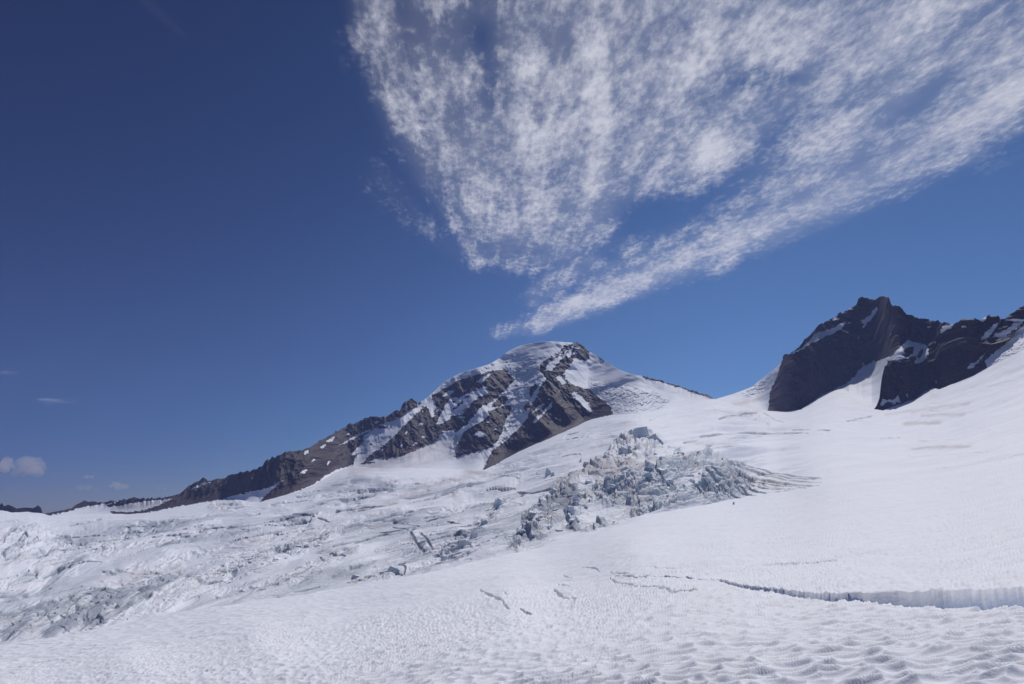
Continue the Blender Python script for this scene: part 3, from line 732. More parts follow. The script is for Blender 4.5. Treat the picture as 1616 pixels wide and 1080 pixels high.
fill(rock, [(67, 805), (95, 800), (113, 795), (122, 788), (134, 784), (170, 785), (203, 780), (240, 780), (275, 776), (292, 768), (298, 760), (320, 745), (345, 750), (405, 732), (418, 720),
            (449, 706), (488, 698), (530, 672), (580, 650), (616, 646), (631, 638), (640, 622), (656, 622), (663, 636), (672, 634), (683, 624), (694, 617), (724, 601), (749, 593), (777, 585), (798, 583), (804, 589), (812, 597),
            (807, 607), (794, 620), (778, 633), (765, 639), (749, 655), (737, 671), (720, 682), (698, 687), (682, 699), (659, 710), (640, 718), (602, 727),
            (583, 733), (558, 733), (531, 742), (513, 751), (497, 764), (472, 774), (447, 784), (409, 796), (411, 785), (430, 769), (398, 776), (363, 784),
            (344, 790), (310, 794), (275, 801), (240, 808), (215, 812), (200, 813), (180, 811), (176, 808), (190, 807), (205, 809), (220, 807), (235, 803),
            (250, 798), (262, 792), (275, 787), (250, 789), (230, 791), (200, 796), (172, 801), (168, 797), (198, 791), (180, 794), (150, 797), (125, 801),
            (112, 806), (90, 811), (70, 816)])
for p in ([(527, 707), (560, 688), (585, 676), (584, 680), (550, 697)],
          [(585, 680), (600, 670), (625, 662), (641, 652), (660, 639), (673, 633), (680, 630), (672, 641), (658, 653), (638, 672), (630, 681), (619, 692), (602, 706),
           (586, 718), (572, 731), (558, 734), (563, 719), (580, 710), (558, 719), (554, 717), (563, 707), (572, 699), (574, 689)],
          [(700, 667), (689, 670), (694, 655), (704, 640), (711, 628), (724, 628), (747, 618), (766, 613), (771, 620), (755, 627), (738, 634), (745, 640), (728, 648), (736, 652), (715, 656), (708, 664)],
          [(660, 640), (680, 625), (686, 634), (690, 645), (691, 655), (682, 660), (677, 647), (672, 640)],
          [(696, 625), (709, 617), (712, 619), (700, 627)], [(749, 604), (765, 592), (779, 586), (771, 596), (762, 603)],
          [(409, 792), (414, 780), (430, 768), (440, 761), (456, 752), (444, 761), (433, 770)],
          [(296, 777), (307, 768), (323, 761), (338, 760), (324, 764), (310, 770)],
          [(692, 690), (700, 681), (716, 679), (718, 684), (708, 688)], [(581, 728), (600, 722), (612, 726), (600, 731)], [(566, 735), (573, 716), (580, 709), (576, 726)]):
    fill(rock, p, 0.0)
for x, y, a, b, an in [(480, 744, 6, 2.5, -35), (495, 726, 3.5, 2, -40), (519, 730, 5, 2.2, -55), (522, 694, 7, 2.5, -30), (484, 714, 5, 3, -50), (510, 704, 5, 2, -30), (595, 666, 3.5, 1.2, -20),
                       (549, 686, 3, 1.5, -40), (642, 682, 3, 2, -40), (634, 704, 4, 2, -60), (665, 668, 3, 1.6, 0), (728, 659, 6, 1.8, -10), (711, 620, 8, 2, -30), (760, 613, 10, 1.5, -15), (669, 690, 3, 1.5, 0), (655, 700, 4, 1.5, -30),
                       (745, 633, 10, 2, -25), (640, 690, 2, 1, 0), (590, 707, 2, 1.5, 0)]:
    ell(rock, x, y, a, b, an, 0.0)
for x, y, a, b, an in [(603, 674, 10, 2.0, -5), (691, 651, 5, 6, 0), (727, 637, 7, 2, -30), (585, 701, 2.5, 1.5, 0), (718, 644, 5, 1.6, -20), (737, 627, 6, 1.4, -20), (716, 634, 4, 1.5, 0)]:
    ell(rock, x, y, a, b, an, 1.0)
for p in ([(769, 649), (790, 643), (807, 639), (806, 649), (798, 665), (791, 681), (786, 695), (778, 706), (769, 708), (736, 718), (720, 722), (719, 713), (724, 697), (733, 681), (746, 673), (762, 665), (772, 655)],
          [(775, 643), (786, 628), (795, 625), (801, 630), (797, 636), (785, 643)],
          [(913, 536), (925, 541), (929, 555), (930, 568), (923, 570), (907, 565), (897, 581), (888, 589), (897, 604), (913, 610), (936, 620), (949, 629), (965, 642), (967, 654), (929, 664), (897, 681), (865, 695),
           (820, 714), (781, 735), (762, 742), (768, 730), (778, 710), (801, 694), (820, 674), (833, 658), (836, 642), (846, 629), (852, 613), (862, 597), (852, 586), (851, 578), (862, 568), (881, 557), (891, 547), (904, 543)],
          [(939, 556), (947, 558), (957, 570), (948, 568)],
          [(1010, 591), (1023, 591), (1042, 596), (1068, 604), (1103, 617), (1119, 621), (1126, 630), (1100, 622), (1068, 610), (1040, 602), (1020, 598)],
          [(836, 612), (845, 606), (850, 612), (842, 620), (836, 628)], [(826, 642), (834, 632), (838, 640), (830, 650)]):
    fill(rock, p, 1.0)
for p in ([(860, 586), (866, 573), (878, 565), (888, 563), (882, 572), (870, 585)], [(877, 596), (884, 592), (896, 605), (889, 607)],
          [(902, 622), (907, 616), (918, 624), (930, 637), (935, 650), (927, 651), (920, 641), (908, 630)],
          [(839, 668), (848, 656), (862, 645), (873, 632), (870, 642), (858, 655), (846, 667)], [(838, 655), (850, 640), (862, 636), (852, 646)],
          [(746, 687), (756, 680), (762, 683), (770, 688), (758, 690)], [(764, 668), (772, 664), (771, 668)], [(778, 677), (786, 675), (783, 680)]):
    fill(rock, p, 0.0)
for k in range(46):                           # snow caught between the summit rocks
    x = rng.uniform(872, 912); y = 545 + (912 - x) * .45 + rng.uniform(-2, 14)
    if y < 566: ell(rock, x, y, rng.uniform(1, 3.5), rng.uniform(.8, 1.6), -25, 0.0)
for k in range(60):
    x = rng.uniform(560, 960); y = rng.uniform(600, 715); ell(rock, x, y, rng.uniform(.8, 2.4), rng.uniform(.6, 1.1), -30, 0.0 if samp(rock, np.array([x]), np.array([y]))[0] > .5 else 0.0)
mdirt = new_mask(); mice = new_mask()
for pts, w, v in [([(590, 738), (640, 722), (690, 702), (715, 695)], 9, .7), ([(640, 735), (700, 725), (716, 708)], 7, .5), ([(180, 802), (220, 799), (270, 790)], 5, .75), ([(690, 700), (700, 715)], 8, .5),
                  ([(745, 722), (780, 705)], 3, .4), ([(225, 804), (262, 794)], 4, .6), ([(484, 714), (522, 694)], 8, .3)]:
    stroke(mdirt, pts, w, w, v)
fill(mice, [(806, 566), (830, 560), (850, 575), (858, 597), (846, 625), (834, 650), (815, 676), (796, 697), (785, 706), (792, 682), (806, 655), (806, 636), (792, 640), (800, 615), (816, 597), (804, 585), (796, 578)], .95)
fill(mice, [(686, 618), (720, 593), (770, 577), (800, 563), (840, 556), (830, 572), (790, 580), (750, 590), (700, 612)], .6)
fill(mice, [(925, 602), (960, 606), (990, 612), (1030, 618), (1060, 632), (1040, 645), (1000, 650), (968, 650), (962, 636), (940, 618)], .8)
fill(mice, [(722, 690), (740, 683), (730, 700), (722, 720), (712, 722), (712, 700)], .7)
mice = blur(mice, 2)
o = mountain('mountain', SKY_M, 44, 1150, 330, 28, rock, mdirt, mice, 200, relief=1.0)
o['label'] = 'snow capped volcano with dark rock ribs and hanging ice'

SKY_H = [(-170, 798), (-100, 803), (-40, 797), (0, 797), (3, 794), (6, 799), (12, 797), (20, 799), (27, 803), (40, 801), (52, 802), (60, 798), (65, 802), (67, 810), (75, 818), (90, 830)]
rh = new_mask(); fill(rh, [(-220, 780), (100, 780), (100, 840), (-220, 840)])
zero = new_mask()
o = mountain('hills', SKY_H, -165, 88, 24, 50, rh, zero, zero, 300, relief=.25, jag=.7)
o['label'] = 'low brown rock rim at the left end of the skyline'

SKY_R1 = [(1110, 650), (1126, 631), (1157, 622), (1186, 611), (1205, 596), (1225, 580), (1231, 574), (1237, 560), (1250, 557), (1279, 528), (1292, 512), (1311, 504), (1323, 496), (1340, 487), (1352, 480),
          (1355, 470), (1365, 468), (1375, 472), (1381, 471), (1392, 467), (1403, 470), (1407, 481), (1419, 485), (1432, 496), (1451, 502), (1470, 505), (1499, 511), (1530, 520)]
r1 = new_mask()
fill(r1, [(1212, 648), (1208, 662), (1540, 662), (1540, 440), (1350, 440), (1300, 480), (1240, 540), (1236, 562), (1228, 590), (1220, 609), (1215, 622)])
for p in ([(1248, 559), (1262, 552), (1272, 543), (1278, 537), (1284, 528), (1293, 524), (1306, 521), (1318, 518), (1326, 511), (1334, 511), (1328, 520), (1316, 526), (1303, 531), (1290, 538), (1276, 545), (1262, 554), (1252, 558)],
          [(1312, 505), (1320, 497), (1323, 498), (1316, 507)], [(1333, 490), (1345, 483), (1346, 488), (1337, 492)],
          [(1358, 507), (1368, 502), (1376, 494), (1382, 484), (1385, 490), (1378, 501), (1370, 508), (1363, 518), (1362, 510)],
          [(1400, 570), (1410, 560), (1420, 548), (1433, 537), (1440, 539), (1455, 542), (1464, 545), (1467, 560), (1455, 574), (1443, 574), (1448, 562), (1430, 566), (1412, 570)],
          [(1279, 637), (1298, 623), (1323, 612), (1339, 604), (1355, 586), (1362, 578), (1380, 572), (1400, 566), (1400, 660), (1279, 660)], [(1484, 526), (1488, 516), (1505, 510), (1505, 524)]):
    fill(r1, p, 0.0)
fill(r1, [(1425, 561), (1427, 552), (1434, 547), (1443, 548), (1441, 557), (1434, 564)], 1.0); fill(r1, [(1447, 563), (1452, 552), (1459, 550), (1455, 561), (1450, 567)], 1.0); ell(r1, 1462, 566, 2, 5, 30, 1.0)
for x, y, a, b in [(1468, 517, 4, 1.2), (1362, 575, 3, 1.5), (1379, 571, 3, 1.5), (1355, 532, 1.5, 3), (1400, 566, 7, 2), (1340, 511, 3, 1)]: ell(r1, x, y, a, b, -10, 0.0)
i1 = new_mask(); fill(i1, [(1170, 622), (1200, 602), (1228, 582), (1226, 600), (1210, 612), (1180, 628)], .9); i1 = blur(i1, 2)
d1 = new_mask(); stroke(d1, [(1150, 640), (1190, 632), (1212, 622)], 4, 3, .6); stroke(d1, [(1200, 612), (1222, 600)], 3, 3, .6)
o = mountain('rock_peak', SKY_R1, 1112, 1528, 230, 68, r1, d1, i1, 400, relief=.38, rib=30., soft=8.0, wide=19, crag=2.4)
o['label'] = 'dark craggy rock peak with a snow ledge on its left shoulder'

SKY_R2 = [(1366, 668), (1376, 650), (1383, 641), (1388, 628), (1391, 600), (1396, 578), (1410, 571), (1425, 568), (1442, 574), (1455, 573), (1465, 560), (1470, 545), (1476, 532), (1486, 519), (1499, 513), (1521, 503),
          (1535, 503), (1547, 506), (1555, 500), (1560, 498), (1573, 498), (1579, 504), (1585, 504), (1598, 493), (1611, 485), (1616, 481), (1660, 455), (1700, 440), (1800, 450)]
r2 = new_mask()
fill(r2, [(1360, 670), (1360, 430), (1800, 430), (1750, 462), (1640, 498), (1616, 513), (1604, 523), (1590, 540), (1565, 560), (1553, 572), (1560, 585), (1560, 670)])
for p in ([(1484, 526), (1488, 516), (1510, 504), (1501, 517), (1492, 523)], [(1547, 538), (1553, 528), (1569, 512), (1580, 507), (1570, 520), (1560, 534)],
          [(1564, 534), (1571, 527), (1588, 521), (1600, 510), (1616, 508), (1601, 520), (1593, 526), (1585, 536), (1576, 532)], [(1546, 505), (1560, 497), (1553, 509)],
          [(1526, 583), (1532, 572), (1536, 575), (1547, 565), (1557, 555), (1548, 569), (1535, 582)], [(1465, 600), (1470, 590), (1479, 590), (1479, 610), (1474, 598)],
          [(1388, 640), (1392, 630), (1402, 632), (1413, 630), (1421, 618), (1425, 628), (1418, 640), (1400, 634), (1393, 642)], [(1585, 506), (1590, 503), (1625, 504), (1616, 508)]):
    fill(r2, p, 0.0)
for x, y, a, b in [(1520, 516, 3.5, 2), (1475, 541, 2.5, 2), (1432, 624, 2, 3)]: ell(r2, x, y, a, b, -10, 0.0)
i2 = new_mask(); fill(i2, [(1560, 580), (1575, 560), (1600, 545), (1640, 520), (1640, 555), (1600, 572)], .4); i2 = blur(i2, 2)
o = mountain('rock_ridge', SKY_R2, 1368, 1790, 200, 68, r2, zero, i2, 500, relief=.75, rib=35., soft=3.0, wide=31, crag=1.6)
o['label'] = 'dark rock ridge with snow gullies at the right edge'

# ------------------------------------------------------------------ seracs: free standing ice blocks
def mat_ice():
    g = NG('serac_ice')
    geo = g.n('ShaderNodeNewGeometry'); pos = geo.outputs['Position']
    ns = g.n('ShaderNodeSeparateXYZ'); g.l(geo.outputs['True Normal'], ns.inputs[0])
    oi = g.n('ShaderNodeObjectInfo')
    n1 = g.noise(pos, 0.12, 5, .6); n2 = g.noise(pos, .5, 5, .65)
    ic = g.mix(g.ramp(n1, .35, .65), (0.54, 0.65, 0.73), (0.76, 0.79, 0.84))
    ic = g.mix(g.math('MULTIPLY', g.ramp(oi.outputs['Random'], .5, .9), g.ramp(n2, .3, .6)), ic, (0.40, 0.38, 0.39))
    col = g.mix(g.ramp(ns.outputs[2], .15, .5), ic, SNOW)
    b = g.n('ShaderNodeBsdfPrincipled'); b.inputs['Roughness'].default_value = .55
    g.l(col, b.inputs['Base Color'])
    bm = g.n('ShaderNodeBump'); bm.inputs['Strength'].default_value = .7; bm.inputs['Distance'].default_value = 1.5
    g.l(n2, bm.inputs['Height']); g.l(bm.outputs[0], b.inputs['Normal']); g.l(b.outputs[0], g.out.inputs[0])
    return g.m
M_ICE = mat_ice()
import bmesh
def serac_mesh(seed, w=1.0, d=.8, h=1.2, taper=.6):
    r = random.Random(seed); bm = bmesh.new()
    tx, ty = r.uniform(-.2, .2) * h, r.uniform(-.15, .15) * h
    for sx in (-1, 1):
        for sy in (-1, 1):
            bm.verts.new((sx * w * r.uniform(.35, .58), sy * d * r.uniform(.35, .58), -.35 * h))
            q = taper * r.uniform(.75, 1.15)
            bm.verts.new((tx + sx * w * .5 * q, ty + sy * d * .5 * q, h * r.uniform(.62, 1.0)))
    for k in range(5):
        a = r.uniform(0, 6.28); bm.verts.new((math.cos(a) * w * r.uniform(.4, .62), math.sin(a) * d * r.uniform(.4, .62), h * r.uniform(.1, .6)))
    bmesh.ops.convex_hull(bm, input=bm.verts[:])
    bmesh.ops.delete(bm, geom=[v for v in bm.verts if not v.link_faces], context='VERTS')
    bmesh.ops.subdivide_edges(bm, edges=bm.edges[:], cuts=2, use_grid_fill=True)
    for v in bm.verts:
        n = (fbm(np.array([v.co.x * 3 + seed]), np.array([v.co.z * 3 + v.co.y * 2]), 3, seed)[0] - .5)
        v.co += Vector((v.co.x, v.co.y, .3 * v.co.z)).normalized() * n * .22 * min(w, 1)
    me = bpy.data.meshes.new('serac'); bm.to_mesh(me); bm.free(); me.materials.append(M_ICE); return me
SM = [serac_mesh(100 + i, rng.uniform(.8, 1.2), rng.uniform(.5, .9), rng.uniform(.6, 1.15), rng.uniform(.45, 1.05)) for i in range(18)]
def serac(px, py, size_px, label, group=None, me=None, tall=1.0, rz=None):
    p, d = ground_at(px, py)
    s = size_px * d / F0
    o = bpy.data.objects.new('serac', me or rng.choice(SM))
    S.collection.objects.link(o)
    o.location = (p[0], p[1], p[2] - s * .12)
    o.rotation_euler = (rng.uniform(-.2, .2), rng.uniform(-.25, .25), rng.uniform(0, 6.28) if rz is None else rz)
    o.scale = (s, s, s * tall)
    o['label'] = label; o['category'] = 'ice block'
    if group: o['group'] = group
serac(866, 750, 11, 'blue shark fin serac standing alone on smooth snow below the rock rib', me=serac_mesh(3, .9, .5, 1.3, .15), rz=0.2)
serac(872, 751, 7, 'smaller blue fin leaning against the lone shark fin serac', me=serac_mesh(5, .8, .5, 1.1, .15), rz=0.1)
serac(916, 729, 6, 'small dark pyramid of ice alone on the snow above the icefall', me=serac_mesh(6, .9, .6, 1.1, .1))
serac(1034, 703, 20, 'big grey flat-topped ice block at the upper right rim of the icefall', me=serac_mesh(8, 1.3, .7, .75, .7), rz=.2)
serac(1014, 702, 20, 'broad grey ice tower left of the flat-topped rim block', me=serac_mesh(9, 1.2, .7, .85, .8), rz=.1)
serac(996, 692, 9, 'dark jagged tooth of ice at the top corner of the icefall', me=serac_mesh(10, .8, .7, 1.2, .4))
serac(1102, 722, 9, 'blue grey pillar on the crest of the icefall', me=serac_mesh(12, .7, .6, 1.3, .6))
serac(1139, 724, 6, 'tiny thin ice spike at the right end of the icefall crest', me=serac_mesh(13, .5, .5, 1.2, .3))
serac(1170, 736, 5, 'little ice spike on the outermost curved crevasse lip', me=serac_mesh(14, .6, .6, 1, .3))
serac(1158, 797, 4, 'lone dark ice chunk on smooth snow below the curved crevasses', me=serac_mesh(15, .8, .6, 1.1, .5))
ORD = ['first', 'second', 'third', 'fourth', 'fifth', 'sixth', 'seventh', 'eighth', 'ninth']
for k, (x, y, sz) in enumerate(sorted([(748, 846, 15), (728, 862, 14), (708, 868, 13), (765, 826, 9), (790, 803, 14), (757, 832, 7), (700, 876, 9), (783, 800, 8), (738, 858, 9)])):
    serac(x, y, sz, ORD[k] + ' pointed ice fin from the left in the short diagonal row left of the icefall', 'ice fins left of the icefall', tall=1.15)
for k, (x, y, sz) in enumerate(sorted([(625, 903, 22), (648, 905, 14), (606, 908, 11), (588, 914, 10), (636, 893, 12), (570, 917, 7), (563, 913, 12)])):
    serac(x, y, sz, ORD[k] + ' rounded ice block from the left just over the near snow edge', 'ice blocks behind the near snow edge', tall=.6)
def scatter(poly, n, s0, s1, label, group, tall=1.0):
    p = np.array(poly); k = 0; tries = 0
    tmp = new_mask(); fill(tmp, poly)
    while k < n and tries < n * 60:
        tries += 1
        x = rng.uniform(p[:, 0].min(), p[:, 0].max()); y = rng.uniform(p[:, 1].min(), p[:, 1].max())
        if samp(tmp, np.array([x]), np.array([y]))[0] < .5 or y > np.interp(x, cols, yc) - 1: continue
        k += 1
        serac(x, y, s0 + (s1 * 1.35 - s0) * rng.random() ** 2.0, label, group, tall=tall * rng.uniform(.4, .8))
scatter([(805, 868), (826, 820), (868, 780), (900, 760), (930, 800), (905, 830), (860, 850)], 34, 5, 11, 'angular ice block in the lower left tongue of the icefall', 'seracs in the lower tongue of the icefall')
scatter([(900, 765), (930, 742), (970, 715), (990, 700), (1045, 708), (1100, 716), (1150, 730), (1180, 755), (1130, 765), (1040, 770), (960, 785)], 60, 5, 11, 'angular blue grey ice block jumbled along the upper icefall', 'seracs along the upper icefall')
scatter([(960, 826), (1000, 795), (1060, 770), (1150, 765), (1130, 785), (1060, 800), (1000, 812), (965, 830)], 28, 3, 7, 'small splintered ice block at the foot of the icefall', 'seracs at the foot of the icefall')
scatter([(380, 895), (430, 868), (470, 858), (515, 835), (520, 848), (470, 872), (430, 890)], 22, 4, 8, 'grey ice block in the long band of broken ice left of centre', 'seracs in the broken band left of centre', .8)
scatter([(0, 845), (80, 843), (160, 860), (110, 880), (0, 885)], 0, 3, 6, 'small ice block in the far left icefall', 'seracs in the far left icefall', .9)

# ------------------------------------------------------------------ a distant climber
def person(px, py, height_px):
    p, d = ground_at(px, py)
    s = height_px * d / F0 / 1.78
    g = NG('dark_clothing'); b = g.n('ShaderNodeBsdfPrincipled'); b.inputs['Base Color'].default_value = (.03, .03, .045, 1); b.inputs['Roughness'].default_value = .8; g.l(b.outputs[0], g.out.inputs[0])
    J = [((0, 0, .95), .14), ((0, 0, 1.2), .15), ((0, 0, 1.42), .13), ((0, 0, 1.52), .06), ((0, -.02, 1.66), .10), ((0, -.02, 1.78), .07),
         ((.1, 0, .9), .09), ((.13, -.1, .5), .065), ((.13, -.05, .08), .05), ((.13, -.18, .04), .04),
         ((-.1, 0, .9), .09), ((-.12, .12, .5), .065), ((-.12, .2, .08), .05), ((-.12, .08, .04), .04),
         ((.2, 0, 1.4), .06), ((.27, -.03, 1.12), .05), ((.26, -.22, .95), .04), ((.25, -.3, .92), .03),
         ((-.2, 0, 1.4), .06), ((-.27, .03, 1.12), .05), ((-.26, -.14, .93), .04), ((-.25, -.22, .9), .03)]
    E = [(0, 1), (1, 2), (2, 3), (3, 4), (4, 5), (0, 6), (6, 7), (7, 8), (8, 9), (0, 10), (10, 11), (11, 12), (12, 13), (2, 14), (14, 15), (15, 16), (16, 17), (2, 18), (18, 19), (19, 20), (20, 21)]
    me = bpy.data.meshes.new('person'); me.from_pydata([j[0] for j in J], E, [])
    o = bpy.data.objects.new('person', me); S.collection.objects.link(o)
    sk = o.modifiers.new('skin', 'SKIN'); o.modifiers.new('sub', 'SUBSURF').levels = 1
    me.skin_vertices.new() if not me.skin_vertices else None
    for i, j in enumerate(J): me.skin_vertices[0].data[i].radius = (j[1], j[1])
    me.skin_vertices[0].data[0].use_root = True
    me.materials.append(g.m)
    o.location = (p[0], p[1], p[2]); o.scale = (s, s, s); o.rotation_euler = (0, 0, .6)
    o['label'] = 'tiny distant climber in dark clothing walking on the snow beside a crevasse'; o['category'] = 'person'
person(439, 918, 6)

# ------------------------------------------------------------------ clouds
CH = 12000.0
def cloud_mat():
    g = NG('cirrus')
    at = g.n('ShaderNodeAttribute', attribute_name='q'); uv = g.n('ShaderNodeAttribute', attribute_name='s')
    sp = g.n('ShaderNodeSeparateXYZ'); g.l(at.outputs['Vector'], sp.inputs[0])
    geo = g.n('ShaderNodeNewGeometry')
    big = g.noise(uv.outputs['Vector'], 1.0, 7, .62)         # streaks, stretched by the map s
    mp = g.n('ShaderNodeMapping'); mp.inputs['Scale'].default_value = (1 / 1500., 1 / 2500., 0); mp.inputs['Rotation'].default_value = (0, 0, R(-20)); g.l(geo.outputs['Position'], mp.inputs[0])
    small = g.noise(mp.outputs[0], 1.0, 7, .6)
    mp2 = g.n('ShaderNodeMapping'); mp2.inputs['Scale'].default_value = (1 / 260., 1 / 420., 0); mp2.inputs['Rotation'].default_value = (0, 0, R(25)); g.l(geo.outputs['Position'], mp2.inputs[0])
    vor = g.noise(mp2.outputs[0], 1.0, 5, .6)
    a = g.math('MULTIPLY', big, .55)
    a = g.math('ADD', a, g.math('MULTIPLY', small, .5))
    a = g.math('ADD', a, g.math('MULTIPLY', vor, .45))       # about 0.75 in the mean
    a = g.math('SUBTRACT', a, .75)
    mp3 = g.n('ShaderNodeMapping'); mp3.inputs['Scale'].default_value = (1 / 5200., 1 / 7000., 0); g.l(geo.outputs['Position'], mp3.inputs[0])
    low = g.math('MULTIPLY', g.math('SUBTRACT', g.noise(mp3.outputs[0], 1.0, 3, .5), .5), 1.6)
    a = g.math('ADD', g.math('ADD', g.math('MULTIPLY', a, 2.9), low), sp.outputs[0])
    al = g.ramp(a, 0.17, 1.3, 0.0, .92)
    veil = g.math('MULTIPLY', g.ramp(sp.outputs[0], 0.05, .9, 0.0, .36), g.ramp(small, .2, .7, .5, 1.0))
    al = g.math('ADD', al, g.math('MULTIPLY', veil, g.math('SUBTRACT', 1.0, al)))
    al = g.math('MULTIPLY', al, g.ramp(sp.outputs[0], 0.0, .36))
    d = g.n('ShaderNodeBsdfDiffuse'); d.inputs[0].default_value = (.92, .92, .95, 1)
    t = g.n('ShaderNodeBsdfTranslucent'); t.inputs[0].default_value = (.92, .92, .95, 1)
    m1 = g.n('ShaderNodeMixShader'); m1.inputs[0].default_value = .9; g.l(d.outputs[0], m1.inputs[1]); g.l(t.outputs[0], m1.inputs[2])
    tr = g.n('ShaderNodeBsdfTransparent')
    m2 = g.n('ShaderNodeMixShader'); g.l(al, m2.inputs[0]); g.l(tr.outputs[0], m2.inputs[1]); g.l(m1.outputs[0], m2.inputs[2])
    g.l(m2.outputs[0], g.out.inputs[0])
    return g.m
cm = np.zeros((900, 2080)); _MY, _MH = MY0, MH
MY0, MH = -200, 900
fill(cm, [(590, -200), (1860, -200), (1860, 60), (1616, 190), (1500, 250), (1380, 290), (1150, 330), (1000, 330), (960, 400), (900, 440), (820, 420), (760, 420), (700, 340), (650, 250), (615, 150)], .58)
fill(cm, [(590, -200), (700, -200), (860, -200), (840, 30), (700, 60), (640, 120)], .36)
cm = blur(cm, 38)
for pts, w0, w1, v in [([(585, -60), (605, 60), (645, 170), (700, 260), (760, 320), (830, 360)], 48, 64, .50), ([(930, 60), (945, 180), (940, 290)], 45, 35, .95), ([(820, 200), (860, 330)], 60, 60, .68),
                       ([(1040, 120), (1120, 100), (1180, 90)], 60, 60, .62), ([(1260, -40), (1350, 60), (1440, 60)], 70, 60, .60),
                       ([(785, 524), (830, 515), (870, 502)], 12, 18, .45), ([(850, 508), (930, 475), (1040, 425), (1150, 380)], 18, 36, .74), ([(1150, 380), (1280, 325), (1400, 265), (1520, 205), (1640, 110), (1700, 60)], 32, 62, .78),
                       ([(900, 400), (960, 440), (1040, 400)], 36, 36, .45), ([(740, 380), (755, 410)], 22, 18, .5), ([(600, 280), (650, 330), (730, 400)], 40, 34, .22), ([(850, 470), (900, 420)], 30, 40, .42),
                       ([(1240, 300), (1330, 240), (1430, 180)], 60, 70, .62), ([(1000, 400), (1130, 335), (1230, 280)], 52, 50, .42), ([(205, -20), (250, 20), (285, 52)], 18, 12, .20), ([(70, 632), (110, 636), (155, 643)], 11, 8, .24), ([(0, 588), (30, 590)], 6, 6, .25)]:
    stroke(cm, pts, w0, w1, v)
hole = np.zeros_like(cm)
stroke(hole, [(1010, 350), (1100, 320), (1220, 230), (1260, 190)], 40, 34, .26); stroke(hole, [(1160, 130), (1250, 120)], 26, 20, .25); stroke(hole, [(760, 60), (780, 160)], 28, 22, .25); stroke(hole, [(1400, 200), (1500, 120)], 16, 16, .15)
cm = np.clip(cm - hole * (cm < .8), 0, 1)
cx = np.arange(-120, 1760, 8.0); cy = np.arange(-140, 664, 8.0)
CX, CY = np.meshgrid(cx, cy)
mval = samp(cm, CX, CY) * smooth(0, 30, 656 - CY) * smooth(-130, -30, CY) * smooth(-120, -80, CX)
lx, lz = ray(CX, CY)
Dc = CH / lz
CPn = np.stack([lx * Dc, Dc, np.full_like(Dc, CH) + 60 * (fbm(CX / 60, CY / 60, 3, 5) - .5)], -1)
ang = np.arctan2(CX - 760, 640 - CY); rad = np.hypot(CX - 760, CY - 640)
o = grid_mesh('cirrus_cloud', CPn, {'q': (mval, mval * 0, mval * 0), 's': (ang * 16.0, np.log(rad + 30) * 5.0, 0 * ang)}, cloud_mat(), kind=None)
o['label'] = 'wide fan of white mottled cirrus spreading up and right across the sky'; o['category'] = 'cloud'
MY0, MH = _MY, _MH

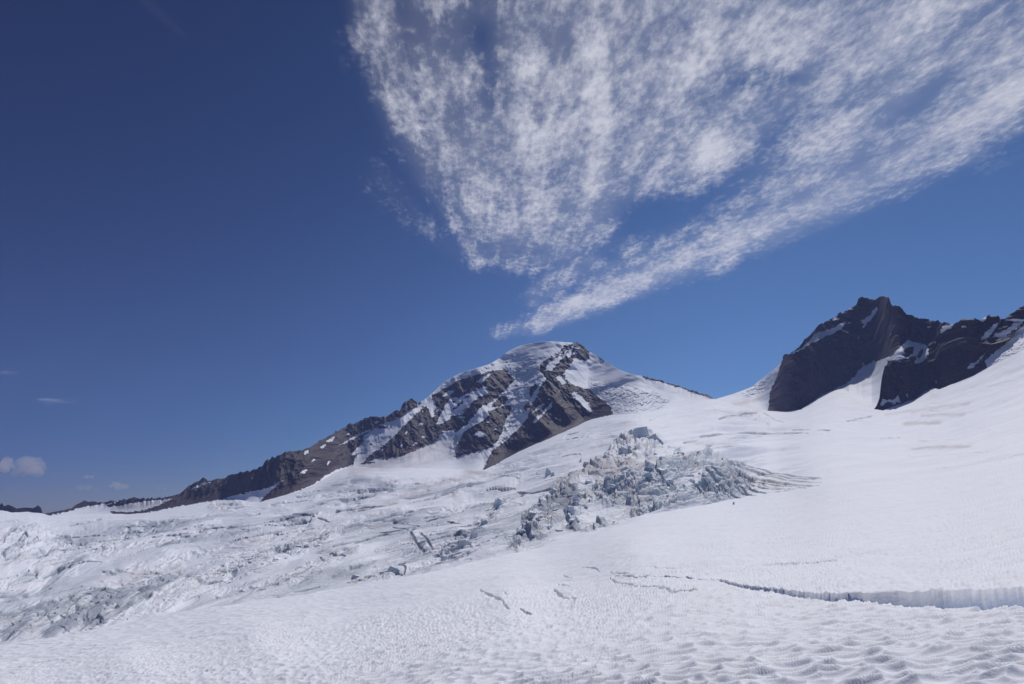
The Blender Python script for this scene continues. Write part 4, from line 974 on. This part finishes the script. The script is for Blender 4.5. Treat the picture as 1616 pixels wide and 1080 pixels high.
# low puffs on the horizon at the left, far beyond the hills
def puff_mat():
    g = NG('cumulus'); v = g.n('ShaderNodeVolumePrincipled')
    return g
def puff(px, py, w, h, label, seed, dist=30000, dens=1.0):
    r = random.Random(seed)
    g = NG('cumulus_vapour')
    vol = g.n('ShaderNodeVolumePrincipled'); vol.inputs['Color'].default_value = (1.0, .94, .93, 1); vol.inputs['Density'].default_value = dens * .002; vol.inputs['Anisotropy'].default_value = .2
    g.l(vol.outputs[0], g.out.inputs['Volume'])
    bm = bmesh.new(); k = dist / F0
    for i in range(9):
        t = r.uniform(-1, 1); rr = (1 - abs(t) * .6) * h * .5 * r.uniform(.6, 1)
        mtx = __import__('mathutils').Matrix.Translation((t * w * .4 * k, r.uniform(-.2, .2) * w * k, (rr * .55 - h * .3 + r.uniform(0, .3) * h * (1 - abs(t))) * k)) @ __import__('mathutils').Matrix.Diagonal((rr * 1.25 * k, rr * k, rr * .75 * k, 1))
        bmesh.ops.create_icosphere(bm, subdivisions=3, radius=1, matrix=mtx)
    me = bpy.data.meshes.new('cloud'); bm.to_mesh(me); bm.free()
    o = bpy.data.objects.new('cloud', me); S.collection.objects.link(o)
    rm = o.modifiers.new('merge', 'REMESH'); rm.mode = 'VOXEL'; rm.voxel_size = h * k / 16
    tx = bpy.data.textures.new('puffs', 'CLOUDS'); tx.noise_scale = h * k * .45; tx.noise_depth = 3
    dm_ = o.modifiers.new('puffs', 'DISPLACE'); dm_.texture = tx; dm_.strength = h * k * .75; dm_.texture_coords = 'GLOBAL'
    me.materials.append(g.m)
    lx, lz = ray(px, py); o.location = (lx * dist, dist, lz * dist)
    o['label'] = label; o['category'] = 'cloud'; o['group'] = 'small clouds low on the left horizon'
puff(8, 735, 44, 24, 'pinkish white puff cut by the left edge of the photo', 1)
puff(44, 738, 36, 36, 'taller greyish puff beside the pink one at the left edge', 2, 31000, .45)
puff(139, 753, 24, 8, 'small flat white puff floating highest above the left ridge', 3)
puff(186, 765, 34, 18, 'rounded white puff low above the dark ridge', 4, 30000, .7)
puff(132, 770, 42, 14, 'faint wide puff low between the two brighter ones', 5, 30000, .25)
puff(255, 771, 18, 8, 'faintest tiny puff just above the ridge, rightmost of the low clouds', 6, 30000, .3)

# ------------------------------------------------------------------ air
def haze():
    x0, x1, y0, y1, z0, z1 = -9000, 9000, -600, 8500, float(P[..., 2].min()) - 400, 1650
    v = [(x, y, z) for x in (x0, x1) for y in (y0, y1) for z in (z0, z1)]
    f = [(0, 1, 3, 2), (4, 6, 7, 5), (0, 4, 5, 1), (2, 3, 7, 6), (0, 2, 6, 4), (1, 5, 7, 3)]
    g = NG('air'); vol = g.n('ShaderNodeVolumePrincipled')
    vol.inputs['Color'].default_value = (.38, .50, 1.0, 1); vol.inputs['Density'].default_value = HAZE; vol.inputs['Anisotropy'].default_value = .0
    g.l(vol.outputs[0], g.out.inputs['Volume'])
    o = link_mesh('haze', v, f, g.m); o['kind'] = 'stuff'; o['label'] = 'thin bluish mountain air'
HAZE = 4.5e-5
haze()
print('ground z', P[..., 2].min(), P[..., 2].max())
